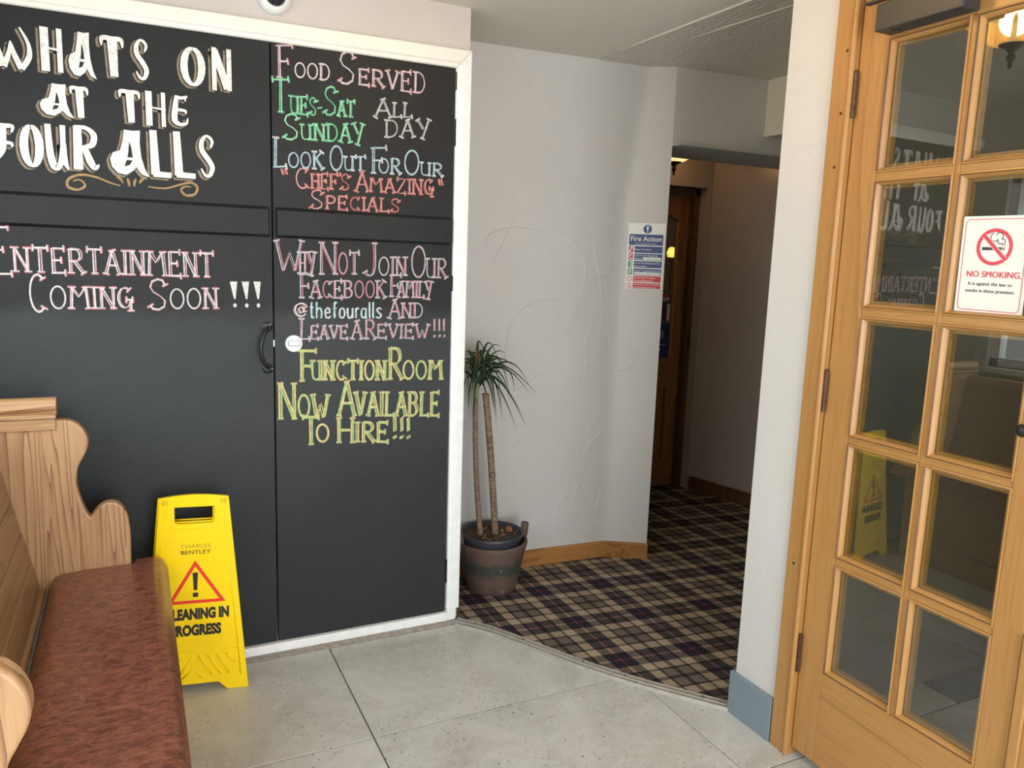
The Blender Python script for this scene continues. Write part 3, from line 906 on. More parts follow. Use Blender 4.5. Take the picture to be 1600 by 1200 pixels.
WIDTH = {'I': 0.42, 'M': 1.25, 'W': 1.35, '!': 0.5, "'": 0.4, '-': 0.5, 'l': 0.45, 't': 0.7, 'f': 0.75, 'r': 0.7, 'J': 0.8, 'E': 0.9, 'L': 0.9, 'S': 0.9, '^': 1.0}
PAL = {'p': ('rose', 'white', 'pink'), 'g': ('green', 'mint', 'green'), 'w': ('grey', 'grey', 'white'), 'b': ('sky', 'paleblue', 'white'),
       'r': ('red', 'salmon', 'red'), 'm': ('pink', 'paleblue', 'rose'), 'c': ('cyan', 'white', 'cyan'), 'y': ('yellow', 'lime', 'orange')}
LW = {'y': 0.0062, 'c': 0.0050}
rng = random.Random(11)


def word_strokes(plane, entry, colour_parts):
    """double-outlined chalk-pen capitals: every stroke is drawn twice, side by side, in two inks"""
    t, x0, z0, x1, z1, h0, h1, c = entry
    ws = [WIDTH.get(ch, 1.0) for ch in t]
    tot = sum(ws)
    pos = 0.0
    for ch, wd in zip(t, ws):
        fa, fb = pos / tot, (pos + wd) / tot
        pos += wd
        gx0 = x0 + (x1 - x0) * fa; gx1 = x0 + (x1 - x0) * fb
        zb0 = z0 + (z1 - z0) * fa; zb1 = z0 + (z1 - z0) * fb
        hh = h0 + (h1 - h0) * (fa + fb) / 2
        pad = 0.07 * (gx1 - gx0) if len(t) > 1 else 0
        gx0 += pad; gx1 -= pad

        def T(p):
            return (gx0 + (gx1 - gx0) * p[0], zb0 + (zb1 - zb0) * p[0] + hh * p[1])
        if ch == '^':   # solid white exclamation wedge with its dot
            poly = [T((0.22, 1)), T((0.95, 1)), T((0.75, 0.32)), T((0.60, 0.32))]
            dot = [T(q) for q in arc(0.68, 0.07, 0.18, 0, 350, 10, 0.085)]
            colour_parts.setdefault('white', []).append(plane.flat([poly, dot], nextw(plane)))
            continue
        lw = LW.get(c, 0.0040)
        pal = PAL[c]
        small = hh < 0.075 and c != 'y'
        for pts, s0, s1 in GLYPH[ch]:
            P = [T(p) for p in pts]
            L = sum(math.dist(P[i], P[i + 1]) for i in range(len(P) - 1))
            if len(P) > 2:
                P = catmull(P, 3) if len(P) < 9 and ch not in 'ZMW' else P
            base = rng.random() < 0.5
            for k, col in enumerate((pal[0], pal[1]) if base else (pal[1], pal[0])):
                off = (0.0030 if not small else 0.0022) * (1 if k else -1) * (1.25 if c == 'y' else 1)
                if c == 'c':
                    off *= 0.35
                Q = [(q[0] + off + rng.uniform(-.0008, .0008), q[1] + off * 0.5 * (1 if ch != 'O' else 0) + rng.uniform(-.0008, .0008)) for q in P]
                if c not in 'c' and ch in 'OCSDU' and len(Q) > 4:    # inner/outer outline of round strokes
                    mx_ = sum(q[0] for q in Q) / len(Q); mz_ = sum(q[1] for q in Q) / len(Q)
                    sc = 1 + off * 12
                    Q = [(mx_ + (q[0] - mx_) * sc, mz_ + (q[1] - mz_) * sc) for q in P]
                colour_parts.setdefault(col, []).append(plane.ribbon(Q, lw, nextw(plane)))
            for flag, a_, b_ in ((s0, P[0], P[1]), (s1, P[-1], P[-2])):
                if not flag:
                    continue
                dx, dy = b_[0] - a_[0], b_[1] - a_[1]
                LL = math.hypot(dx, dy) or 1
                nx, ny = -dy / LL, dx / LL
                s = min(0.011, 0.17 * hh)
                for k, col in enumerate((pal[2], pal[1])):
                    o_ = 0.0018 * (k * 2 - 1)
                    A = (a_[0] - nx * s + dx / LL * o_, a_[1] - ny * s + dy / LL * o_)
                    B = (a_[0] + nx * s + dx / LL * o_ + 0.001, a_[1] + ny * s + dy / LL * o_)
                    colour_parts.setdefault(col, []).append(plane.ribbon([A, B], lw * 0.8, nextw(plane)))


def nextw(plane):
    plane.lay = (plane.lay + 1) % 40
    return 0.0006 + plane.lay * 0.00002


def colour_mesh(name, parts, parent, label=None):
    V, F, fm, mats = [], [], [], []
    for k, (col, lst) in enumerate(parts.items()):
        mats.append('chalk_' + col)
        v, f = join(*lst)
        n = len(V)
        V += v; F += [tuple(i + n for i in q) for q in f]; fm += [k] * len(f)
    me_o = obj(name, V, F, None, parent, mats=mats, fmat=fm)
    return tag(me_o, label)


# brush letters of the heading: strokes (points, widths) in the unit box, widths relative to letter height
BIG = {
    'W': [([(0.0, 1), (0.12, 0.5), (0.27, 0.04)], [.03, .14, .17]), ([(0.27, 0.04), (0.42, 0.35), (0.48, 0.65)], [.17, .1, .03]), ([(0.48, 0.62), (0.58, 0.3), (0.72, 0.02)], [.04, .13, .15]), ([(0.72, 0.02), (0.93, 0.32), (0.92, 0.65), (0.72, 1.0)], [.14, .13, .08, .03])],
    'H': [([(0.14, 1), (0.14, 0)], [.19, .19]), ([(0.88, 1), (0.88, 0)], [.12, .12]), ([(0.0, 0.55), (1.0, 0.5)], [.035, .05])],
    'A': [([(0.36, 0.97), (0.62, 0.98), (0.85, 0.98)], [.05, .06, .05]), ([(0.66, 0.97), (0.68, 0.5), (0.98, 0.0)], [.30, .24, .03]), ([(0.46, 0.95), (0.38, 0.55)], [.05, .05]),
          ([(0.45, 0.5), (0.24, 0.56), (0.10, 0.36), (0.16, 0.12), (0.38, 0.08), (0.58, 0.26)], [.10, .16, .17, .16, .14, .06]), ([(0.36, 0.44), (0.6, 0.44)], [.05, .05]), ([(0.46, 0.95), (0.4, 0.5)], [.12, .06])],
    'T': [([(0.5, 0.95), (0.55, 0.0)], [.26, .20]), ([(0.02, 0.74), (0.06, 0.93), (0.5, 0.93), (0.9, 0.93), (0.97, 0.74)], [.02, .12, .13, .12, .02])],
    'S': [([(0.72, 0.70), (0.86, 0.84), (0.70, 0.95), (0.42, 0.97), (0.18, 0.82), (0.22, 0.62), (0.60, 0.42), (0.84, 0.24), (0.66, 0.05), (0.36, 0.05), (0.12, 0.2)], [.03, .07, .07, .06, .11, .13, .13, .12, .09, .06, .03])],
    'O': [(arc(0.5, 0.5, 0.40, 90, 450, 20, 0.46), [.08 + .12 * abs(math.cos(math.radians(90 + 18 * i))) for i in range(21)])],
    'N': [([(0.14, 1), (0.14, 0)], [.11, .11]), ([(0.16, 0.95), (0.80, 0.06)], [.16, .20]), ([(0.88, 1), (0.88, 0.02)], [.11, .12])],
    'E': [([(0.30, 0.95), (0.22, 0.6), (0.16, 0.2), (0.45, 0.06), (0.85, 0.1), (0.95, 0.28)], [.1, .18, .2, .12, .08, .02]), ([(0.2, 0.93), (0.6, 0.9), (0.95, 0.97)], [.1, .11, .05]), ([(0.28, 0.52), (0.8, 0.5), (0.82, 0.40)], [.1, .09, .03]), ([(0.85, 0.95), (0.82, 0.8)], [.05, .02])],
    'F': [([(0.5, 0.9), (0.45, 0.3), (0.2, 0.0)], [.24, .22, .05]), ([(0.1, 0.93), (0.6, 0.92), (0.98, 0.92), (0.92, 0.75)], [.12, .13, .10, .03]), ([(0.5, 0.48), (0.9, 0.46), (0.9, 0.36)], [.1, .09, .03])],
    'U': [([(0.10, 1), (0.16, 0.35), (0.34, 0.05), (0.60, 0.12), (0.75, 0.5), (0.78, 1)], [.13, .16, .17, .12, .11, .12]), ([(0.78, 0.6), (0.82, 0.2), (0.98, 0.0)], [.12, .13, .03])],
    'R': [([(0.16, 0.97), (0.14, 0)], [.18, .22]), ([(0.05, 0.95), (0.5, 0.94), (0.80, 0.80), (0.72, 0.58), (0.35, 0.5)], [.07, .09, .14, .14, .07]), ([(0.42, 0.5), (0.62, 0.2), (0.80, 0.06), (0.97, 0.14)], [.13, .17, .13, .02])],
    'L': [([(0.20, 1), (0.26, 0.05)], [.16, .20]), ([(0.15, 0.07), (0.98, 0.06)], [.14, .13])],
}


def big_letter(plane, entry, parts):
    t, x0, z0, x1, z1, h0, h1, c = entry
    hh = h0
    if t == 'A':
        outl = [(0.38, 0.98), (0.60, 0.97), (0.79, 0.99), (0.77, 0.70), (0.80, 0.42), (0.88, 0.18), (1.0, 0.0), (0.80, 0.05), (0.66, 0.20), (0.58, 0.12), (0.40, 0.02), (0.18, 0.05), (0.04, 0.18), (0.0, 0.34), (0.08, 0.48), (0.26, 0.54), (0.33, 0.74)]
        holep = [(0.47, 0.52), (0.44, 0.40), (0.58, 0.40), (0.55, 0.62), (0.50, 0.74)]
        hole2 = [(0.42, 0.34), (0.57, 0.34), (0.50, 0.24), (0.36, 0.20)]
        f_ = lambda p, ox, oz: (x0 + (x1 - x0) * p[0] + ox, z0 + hh * p[1] + oz)
        def grow(P, k):
            c_ = (0.48, 0.45); wx, wz = (x1 - x0), hh
            out_ = []
            for p in P:
                dx, dz = (p[0] - c_[0]) * wx, (p[1] - c_[1]) * wz
                L_ = math.hypot(dx, dz)
                out_.append((c_[0] + (p[0] - c_[0]) * (1 + k / L_), c_[1] + (p[1] - c_[1]) * (1 + k / L_)))
            return out_
        parts.setdefault('tan', []).append(plane.flat([[f_(p, -0.008, -0.006) for p in grow(outl, 0.003)]], 0.0005))
        parts.setdefault('black', []).append(plane.flat([[f_(p, -0.002, -0.0015) for p in grow(outl, 0.002)]], 0.0008))
        parts.setdefault('cream', []).append(plane.flat([[f_(p, 0, 0) for p in outl]], nextw(plane) + 0.0006))
        parts['black'].append(plane.flat([[f_(p, 0, 0) for p in holep], [f_(p, 0, 0) for p in hole2]], 0.0024))
        return
    for pts, ws in BIG[t]:
        def T(p, ox=0.0, oz=0.0):
            ins = 0.055 * hh if t != 'L' else 0.02 * hh
            return (x0 + ins + (x1 - x0 - 2 * ins) * p[0] + ox, z0 + ins * .5 + (hh - ins) * p[1] + oz)
        n = 5
        if len(pts) > 2 and t != 'O':
            P = catmull([(a, b, 0) for a, b in pts], n)
            P = [(q[0], q[1]) for q in P]
            W = []
            for i in range(len(ws) - 1):
                W += [ws[i] + (ws[i + 1] - ws[i]) * k / n for k in range(n)]
            W.append(ws[-1])
        else:
            P, W = pts, ws
        # tan drop line down-left, then a sliver of board, then the cream letter
        parts.setdefault('tan', []).append(plane.ribbon([T(p, -0.0085, -0.0060) for p in P], [w * hh * 0.76 + 0.0065 for w in W], 0.0005))
        parts.setdefault('black', []).append(plane.ribbon([T(p, -0.0022, -0.0018) for p in P], [w * hh * .79 + 0.0058 for w in W], 0.0008))
        parts.setdefault('cream', []).append(plane.ribbon([T(p) for p in P], [w * hh * .82 + 0.0015 for w in W], nextw(plane) + 0.0006))
M['chalk_black'] = M['board']
H = 2.437     # ceiling height


def structure(name, V, F, mat, label, **kw):
    return tag(obj(name, V, F, mat, None, **kw), label, None, None, 'structure')


# ================================================================== THE SETTING
# floor slab with stone tiles, each tile its own piece
floor = structure('floor', *boxes([(-0.62, 3.9, -1.45, 2.83, -0.08, -0.006)]), 'grout', 'pale grey stone tiled hall floor with thin dark joints')
TX = [-1.325, -0.345, 0.635, 1.615, 2.595, 3.575, 4.5]
TY = [2.790, 2.172, 1.554, 0.936, 0.318, -0.300, -0.918, -1.536]
shared = {}
for i in range(len(TX) - 1):
    for j in range(len(TY) - 1):
        x0, x1 = max(TX[i], -0.60), min(TX[i + 1], 3.88)
        y1, y0 = TY[j], max(TY[j + 1], -1.44)
        if x0 > 1.5 and y0 > 1.5 and x0 > 1.7:
            continue
        if x1 - x0 < 0.05 or y1 - y0 < 0.05:
            continue
        g = 0.0021
        key = (round(x1 - x0, 3), round(y1 - y0, 3))
        c0 = ((x0 + x1) / 2, (y0 + y1) / 2, 0)
        if key in shared:
            o = shared[key].copy(); COL.objects.link(o); o.location = c0; WLOC[o.name] = Vector(c0)
        else:
            o = obj('tile', *boxes([(x0 + g, x1 - g, y0 + g, y1 - g, -0.006, 0.0)]), 'tile', floor, origin=c0)
            bv = o.modifiers.new('b', 'BEVEL'); bv.width = 0.0012; bv.segments = 1
            shared[key] = o
# grey stone strip between tiles and cupboard
strip = structure('trim_1', *boxes([(-0.60, 1.185, 2.793, 2.84, -0.006, 0.004)]), 'slate_strip', 'narrow worn grey-brown stone strip along the foot of the cupboard', bevel=0.0015)

# fitted tartan carpet
IN = [(1.188, 2.835), (1.294, 2.706), (1.426, 2.463), (1.525, 2.284), (1.649, 2.103), (1.83, 1.878)]
OUT = [(1.150, 2.775), (1.256, 2.640), (1.366, 2.450), (1.480, 2.245), (1.612, 2.055), (1.800, 1.822)]
cpoly = [(a - 0.012, b - 0.012) for a, b in IN] + [(3.72, 1.878), (3.72, 4.2), (1.19, 4.2)]
carpet = tag(obj('carpet', *prism(cpoly, -0.004, 0.006), 'carpet'), 'fitted navy, beige and pink tartan carpet running from the threshold into the corridor', 'carpet', None, 'structure')

# aluminium threshold strip with ridges
thr = thing('threshold_strip', 'bent worn aluminium threshold strip between stone tiles and tartan carpet', 'threshold', (1.50, 2.26, 0))
V, F = [], []
prof = [(0.0, -0.001), (0.06, .0075), (0.16, .010), (0.22, .0075), (0.40, .0075), (0.46, .0105), (0.58, .0105), (0.64, .0075), (0.84, .0085), (0.92, .0105), (1.0, -0.001)]
inn = catmull([(a, b, 0) for a, b in IN], 5); outt = catmull([(a, b, 0) for a, b in OUT], 5)
for (a, b, _), (c_, d, _) in zip(inn, outt):
    for t, z in prof:
        V.append((a + (c_ - a) * t, b + (d - b) * t, z + 0.001))
n = len(prof)
for i in range(len(inn) - 1):
    for k in range(n - 1):
        F.append((i * n + k, i * n + k + 1, (i + 1) * n + k + 1, (i + 1) * n + k))
    F.append((i * n, (i + 1) * n, (i + 1) * n + n - 1, i * n + n - 1))
obj('ridged_plate', V, F, 'alu', thr)
for i, t in ((3, .3), (8, .3), (9, .78), (14, .3), (18, .3), (19, .78), (23, .3)):
    a, c_ = inn[i], outt[i]
    p = (a[0] + (c_[0] - a[0]) * t, a[1] + (c_[1] - a[1]) * t, 0.0086)
    obj('screw', *lathe(p, [(0.0042, 0), (0.0036, 0.0012), (0.001, 0.0014)], 10), 'black_metal', thr, origin=p)

# ---- cupboard wall with the two blackboard doors
wf = structure('wall_front', *boxes([(-0.62, 1.186, 2.845, 2.95, 2.262, H), (-0.62, 1.135, 2.90, 2.96, 0, 2.262),
                                     (1.135, 1.186, 2.845, 2.95, 0.0, 2.262), (1.135, 1.186, 2.95, 3.30, 0.0, H)]), 'wall_pink', 'pinkish white plaster wall above and around the blackboard cupboard')
# moulded cream frame
def frame_piece(name, V, F, label, mat='cream'):
    return structure(name, V, F, mat, label, bevel=0.004)


# cross-section swept: top rail and right stile, mitred
def moulding(path_in, path_out, y_in, y_out):
    """stepped moulding between inner and outer edge lines (two points each)"""
    prof = [(0.0, y_in + 0.03), (0.0, y_in - 0.002), (0.10, y_in - 0.008), (0.22, y_in - 0.008), (0.30, y_out), (0.96, y_out), (1.0, y_out + 0.006), (1.0, y_out + 0.05)]
    V, F = [], []
    for a, b in zip(path_in, path_out):
        for t, y in prof:
            V.append((a[0] + (b[0] - a[0]) * t, y, a[1] + (b[1] - a[1]) * t))
    k = len(prof)
    for i in range(k - 1):
        F.append((i, i + 1, k + i + 1, k + i))
    F.append((k - 1, 0, k, 2 * k - 1))
    F.append(tuple(range(k))); F.append(tuple(range(k, 2 * k)))
    return V, F


frame_piece('trim_2', *moulding([(-0.62, 2.198), (1.128, 2.214)], [(-0.62, 2.258), (1.188, 2.283)], 2.838, 2.822), 'cream gloss moulded architrave across the top of the blackboards')
frame_piece('trim_3', *moulding([(1.128, 2.214), (1.136, 0.055)], [(1.188, 2.283), (1.189, 0.055)], 2.838, 2.822), 'white gloss architrave down the right side of the blackboards', 'white_gloss')
frame_piece('trim_4', *boxes([(-0.60, 1.136, 2.822, 2.87, 0.004, 0.040)]), 'low chipped white board along the foot of the blackboards', 'white_gloss')
frame_piece('trim_5', *boxes([(1.136, 1.176, 2.826, 2.87, 0.004, 0.055)]), 'short chipped white block at the foot of the right architrave', 'white_gloss')

BY = 2.84
bp = Plane((0, BY, 0), (1, 0, 0), (0, 0, 1))     # normal points to the hall (-Y)


def board_door(name, x0, x1, label, zl):
    d = thing(name, label, 'door', ((x0 + x1) / 2, BY, 0.045), None, 'structure')
    z_top = lambda x: 2.198 + (x + 0.62) * 0.0092
    V, F = boxes([(x0, x1, BY, BY + 0.03, 0.042, 2.2)])
    V[4] = (x0, BY, z_top(x0)); V[7] = (x0, BY + 0.03, z_top(x0)); V[5] = (x1, BY, z_top(x1)); V[6] = (x1, BY + 0.03, z_top(x1))
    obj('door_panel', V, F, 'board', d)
    lx0, lx1 = zl
    # batten with sloping top and bottom edges
    V = [(lx0, BY, 1.557), (lx1, BY, 1.557), (lx1, BY, 1.663), (lx0, BY, 1.663),
         (lx0 + .004, BY - .016, 1.566), (lx1 - .004, BY - .016, 1.566), (lx1 - .004, BY - .016, 1.652), (lx0 + .004, BY - .016, 1.652)]
    F = [(4, 5, 6, 7), (0, 1, 5, 4), (1, 2, 6, 5), (2, 3, 7, 6), (3, 0, 4, 7), (0, 3, 2, 1)]
    obj('batten', V, F, 'board', d, bevel=0.002)
    return d


dl = board_door('door_1', -0.60, 0.4485, 'wide left cupboard door painted as a blackboard with large cream heading and black pull handle', (-0.60, 0.441))
dr = board_door('door_2', 0.4545, 1.127, 'narrower right cupboard door painted as a blackboard with coloured chalk lines and white lock disc', (0.462, 1.119))

# lettering of the boards
parts = {}
for e in LETTERING['B']:
    big_letter(bp, e, parts)
gold = {}
for s in FLOURISH:
    P = [(q[0], q[1]) for q in catmull([(a, b, 0) for a, b in s], 5)]
    n = len(P)
    gold.setdefault('gold', []).append(bp.ribbon(P, [0.0035 + 0.0045 * math.sin(math.pi * i / (n - 1)) for i in range(n)], nextw(bp)))
colour_mesh('lettering', parts, dl, 'large cream brush lettering with tan drop shadow across the top')
colour_mesh('flourish', gold, dl, 'gold scroll flourish under the heading')
parts = {}
for e in LETTERING['L']:
    word_strokes(bp, e, parts)
colour_mesh('lettering', parts, dl, 'pink and white chalk lettering reading ENTERTAINMENT COMING SOON !!!')
R_ = LETTERING['R']
for a, b_, txt in ((0, 4, 'pink and white chalk lettering reading FOOD SERVED'), (4, 9, 'green chalk lettering reading TUES-SAT'), (9, 11, 'grey chalk lettering reading ALL'),
                   (11, 13, 'green chalk lettering reading SUNDAY'), (13, 14, 'grey chalk lettering reading DAY'),
                   (14, 22, 'pale blue chalk lettering reading LOOK OUT FOR OUR'),
                   (22, 31, 'red chalk lettering reading "CHEF\'S AMAZING" SPECIALS'),
                   (31, 39, 'pink and blue chalk lettering reading WHY NOT JOIN OUR'), (39, 43, 'pink chalk lettering of the community page line'),
                   (43, 47, 'pink chalk lettering with a cyan joined-up handle in the middle'), (47, 53, 'pink and blue chalk lettering reading LEAVE A REVIEW !!!'),
                   (53, 57, 'yellow and green chalk lettering reading FUNCTION ROOM'), (57, 61, 'yellow and green chalk lettering reading NOW AVAILABLE'),
                   (61, len(R_), 'yellow and green chalk lettering reading TO HIRE!!!')):
    parts = {}
    for e in R_[a:b_]:
        word_strokes(bp, e, parts)
    colour_mesh('lettering', parts, dr, txt)

# black pull handle on the left door
hp = [(0.430, BY - 0.004, 1.240), (0.424, BY - 0.020, 1.236), (0.412, BY - 0.032, 1.215), (0.402, BY - 0.037, 1.180), (0.402, BY - 0.037, 1.150), (0.412, BY - 0.032, 1.118), (0.426, BY - 0.018, 1.100), (0.432, BY - 0.004, 1.098)]
h = obj('pull_handle', *tube(catmull(hp, 4), 0.0068, 10), 'black_metal', dl, smooth=True)
for z in (1.243, 1.094):
    obj('handle_plate', *lathe_axis((0.428, BY, z), [(0.019, 0), (0.019, 0.003), (0.012, 0.007), (0.004, 0.008)], (0, -1, 0), 18), 'black_metal', h, smooth=False)
for p in ((0.439, 1.253), (0.423, 1.089), (0.443, 1.093)):
    obj('screw', *lathe_axis((p[0], BY - 0.004, p[1]), [(0.0022, 0), (0.0016, 0.0016)], (0, -1, 0), 8), 'steel', h)
# lock escutcheon on the right door
e = obj('lock_disc', *lathe_axis((0.521, BY, 1.182), [(0.0305, 0), (0.0305, 0.003), (0.0285, 0.005), (0.004, 0.005)], (0, -1, 0), 36), 'white_plastic', dr)
obj('thumb_turn', *boxes([(0.500, 0.541, BY - 0.016, BY - 0.005, 1.174, 1.193)]), 'silver', e, bevel=0.002)
obj('turn_face', *boxes([(0.503, 0.526, BY - 0.018, BY - 0.016, 1.177, 1.189)]), 'white_plastic', e, bevel=0.0006)
box('latch_plate', (0.4495, 0.4535, BY - 0.001, BY + 0.01, 1.172, 1.196), 'silver', dr)
for z0, z1 in ((2.135, 2.20), (1.93, 2.03), (0.17, 0.27), (1.38, 1.44)):
    obj('hinge', *lathe((1.1315, BY - 0.003, z0), [(0.0040, 0), (0.0040, z1 - z0)], 10), 'black_metal', dr)

# dome camera above the frame
cc = thing('dome_camera', 'small white dome camera with dark lens on the wall above the blackboards', 'camera', (0.468, 2.845, 2.350))
obj('housing', *lathe_axis((0.468, 2.845, 2.350), [(0.054, 0), (0.055, 0.012), (0.050, 0.026), (0.040, 0.036), (0.036, 0.037), (0.034, 0.030)], (0, -1, 0), 36), 'white_plastic', cc, smooth=True)
obj('lens_ball', *lathe_axis((0.468, 2.825, 2.350), [(0.034, 0), (0.032, 0.012), (0.025, 0.022), (0.012, 0.029), (0.001, 0.031)], (0, -1, 0), 28), 'lens', cc, smooth=True)

# ---- textured back wall (polyline) with the doorway into the corridor
KX, KY = 2.155, 3.2065
wb_ = [(1.186, 3.262), (KX, KY), (2.345, 3.092)]
WB = []


def kinked_wall():
    V, F = [], []
    zs_ = [0, 0.5, 1.0, 1.5, 1.75, 1.9, 2.05, 2.2, 2.35, H]
    for z in zs_:
        t = max(0.0, (z - 1.75) / (H - 1.75))
        K = Vector((KX + 0.075 * t, KY - 0.038 * t)); A = Vector((1.17, 3.2628)); D = Vector((2.345, 3.092))
        p0 = K + (A - K).normalized() * 0.045; p2 = K + (D - K).normalized() * 0.028
        row = [A] + [p0 * (1 - s) ** 2 + K * 2 * s * (1 - s) + p2 * s * s for s in [i / 6 for i in range(7)]] + [D, Vector((2.345, 3.41)), Vector((1.17, 3.41))]
        V += [(p.x, p.y, z) for p in row]
    n = 11
    for i in range(len(zs_) - 1):
        for k in range(n):
            F.append((i * n + k, i * n + (k + 1) % n, (i + 1) * n + (k + 1) % n, (i + 1) * n + k))
    F.append(tuple(range(n))); F.append(tuple(range((len(zs_) - 1) * n, len(zs_) * n)))
    return V, F


WB.append(kinked_wall())
hx = 3.40; hy = 3.092 - 0.085 * (hx - 2.345)
WB.append(prism([(2.345, 3.092), (hx, hy), (hx, 3.40), (2.345, 3.41)], 2.078, H))
wback = structure('wall_back', *join(*WB), 'wall', 'off-white plaster wall with swirled trowel ridges behind the potted plant, pierced by the corridor doorway')
box('lintel_underside', (2.346, 3.39, 3.03, 3.40, 2.0745, 2.0775), 'reveal', wback)
# trowel ridges: raised arcs on the plaster
wp1 = Plane((1.186, 3.262, 0), (KX - 1.186, KY - 3.262, 0), (0, 0, 1))
wp2 = Plane((KX, KY, 0), (2.345 - KX, 3.092 - KY, 0), (0, 0, 1))
L1 = math.hypot(KX - 1.186, KY - 3.262)


def ridge(plane, pts, r=0.0035):
    r = r * 1.15
    P = [plane.P(a, b, 0.0) for a, b in catmull_2(pts)]
    n = len(P)
    return tube(P, [r * (0.25 + math.sin(math.pi * (i + .3) / (n - .4))) * 0.8 for i in range(n)], 6)


def catmull_2(p):
    return [(q[0], q[1]) for q in catmull([(a, b, 0) for a, b in p], 6)]


for pl, pts, r in RIDGES(wp1, wp2):
    obj('plaster_ridge', *ridge(pl, pts, r), 'wall', wback, smooth=True)

# skirting
def skirting(name, path, h0, th, mat, label):
    """vertical board following a floor path; th offsets to the right of the path direction"""
    V, F = [], []
    P = [Vector((a, b)) for a, b in path]
    offs = []
    for i, p in enumerate(P):
        d0 = (P[i] - P[i - 1]).normalized() if i else (P[1] - P[0]).normalized()
        d1 = (P[i + 1] - P[i]).normalized() if i < len(P) - 1 else d0
        d = (d0 + d1).normalized()
        nrm = Vector((d.y, -d.x))
        offs.append(p + nrm * th / max(0.4, d.dot(d0)))
    for p, q in zip(P, offs):
        V += [(p.x, p.y, 0.004), (q.x, q.y, 0.004), (q.x, q.y, h0 - 0.006), (p.x + (q.x - p.x) * .6, p.y + (q.y - p.y) * .6, h0), (p.x, p.y, h0)]
    for i in range(len(P) - 1):
        for k in range(5):
            F.append((i * 5 + k, i * 5 + (k + 1) % 5, (i + 1) * 5 + (k + 1) % 5, (i + 1) * 5 + k))
    F.append(tuple(range(5))); F.append(tuple(range((len(P) - 1) * 5, len(P) * 5)))
    return structure(name, V, F, mat, label, bevel=0.0015)


skirting('baseboard_back', [(1.186, 3.262), (KX, KY), (2.350, 3.090)], 0.088, 0.017, 'oakX', 'orange-brown varnished wooden skirting bending along the textured wall')

# ---- corridor beyond
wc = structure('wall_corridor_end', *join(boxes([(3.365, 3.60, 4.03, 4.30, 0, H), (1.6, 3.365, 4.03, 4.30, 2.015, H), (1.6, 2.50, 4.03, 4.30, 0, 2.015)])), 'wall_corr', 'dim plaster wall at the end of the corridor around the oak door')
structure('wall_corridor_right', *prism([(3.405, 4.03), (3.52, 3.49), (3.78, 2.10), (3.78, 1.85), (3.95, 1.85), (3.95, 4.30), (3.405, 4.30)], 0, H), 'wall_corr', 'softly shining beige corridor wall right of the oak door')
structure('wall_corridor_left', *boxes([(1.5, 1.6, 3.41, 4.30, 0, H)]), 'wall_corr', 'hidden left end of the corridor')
skirting('baseboard_corridor', [(3.372, 4.03), (3.405, 4.03), (3.52, 3.49), (3.78, 2.10)], 0.095, 0.016, 'oak_dark', 'dark wooden skirting along the right corridor wall')

# corridor door
d5 = thing('door_5', 'oak corridor door with arched glass and a blue sticker, half hidden by the textured wall', 'door', (2.95, 4.16, 0.01), None, 'structure')
DX0, DX1, DY = 2.56, 3.325, 4.150
fr_ = obj('door_frame', *boxes([(DX1 + .004, 3.365, 4.10, 4.19, 0, 2.015), (2.50, DX0 - .004, 4.10, 4.19, 0, 2.015), (2.50, 3.365, 4.10, 4.19, 1.968, 2.015)]), 'oak_dark', d5, bevel=0.003)
fp = lambda u, v, w: (u, DY + w + 0.02, v)
gx0, gx1 = 2.635, 3.250
arch = [(gx0, 0.895), (gx1, 0.895), (gx1, 1.80)] + [(gx1 - (gx1 - gx0) * t, 1.80 + 0.09 * math.sin(math.pi * t)) for t in [i / 12 for i in range(1, 12)]] + [(gx0, 1.80)]
pan = [(2.67, 0.20), (3.225, 0.20), (3.225, 0.70), (2.67, 0.70)]
shape2d('door_leaf', [(DX0, 0.012), (DX1, 0.012), (DX1, 1.963), (DX0, 1.963)], [arch, pan], 0.04, fp, 'oakZ', d5, bevel=0.004)
box('raised_panel', (2.672, 3.223, DY + 0.012, DY + 0.03, 0.202, 0.698), 'oakZ', d5, bevel=0.006)
box('panel_field', (2.72, 3.175, DY + 0.004, DY + 0.012, 0.25, 0.65), 'oakZ', d5, bevel=0.006)
box('glass_edge', (gx1 - 0.012, gx1, DY + 0.004, DY + 0.016, 0.9, 1.80), 'pineZ', d5)
shape2d('glass_pane', [(a, b) for a, b in arch], [], 0.005, lambda u, v, w: (u, DY + 0.026 + w, v), 'glass', d5)
sk = box('blue_sticker', (2.98, 3.232, DY + 0.018, DY + 0.0215, 0.905, 1.13), 'fs_blue', d5)
sp_ = Plane((3.0, DY + 0.0178, 0), (1, 0, 0), (0, 0, 1))
st = [sp_.ribbon(arc(3.150 - 3.0, 1.055, 0.016, 0, 360, 16), 0.006, 0.0004), sp_.ribbon(arc(0.150, 1.055, 0.034, -50, 50, 8), 0.006, 0.0004), sp_.ribbon(arc(0.150, 1.055, 0.034, 130, 230, 8), 0.006, 0.0004),
      sp_.ribbon([(0.09, 0.99), (0.21, 0.99)], 0.004, 0.0004), sp_.ribbon([(0.135, 0.955), (0.165, 0.955)], 0.012, 0.0004)]
obj('sticker_symbol', *join(*st), 'sign_white', sk)
box('dark_sticker', (3.14, 3.225, DY + 0.018, DY + 0.0215, 1.145, 1.25), 'print_dark', d5)
box('white_label', (3.205, 3.228, DY + 0.017, DY + 0.018, 1.15, 1.26), 'sign_white', d5)
for z in (1.72, 1.05, 0.25):
    obj('hinge', *lathe((DX1 + .002, DY - 0.002, z), [(0.006, 0), (0.006, 0.09)], 10), 'bronze', d5)
box('frame_keep', (DX1 + 0.005, DX1 + 0.03, 4.094, 4.10, 0.98, 1.06), 'bronze', d5)

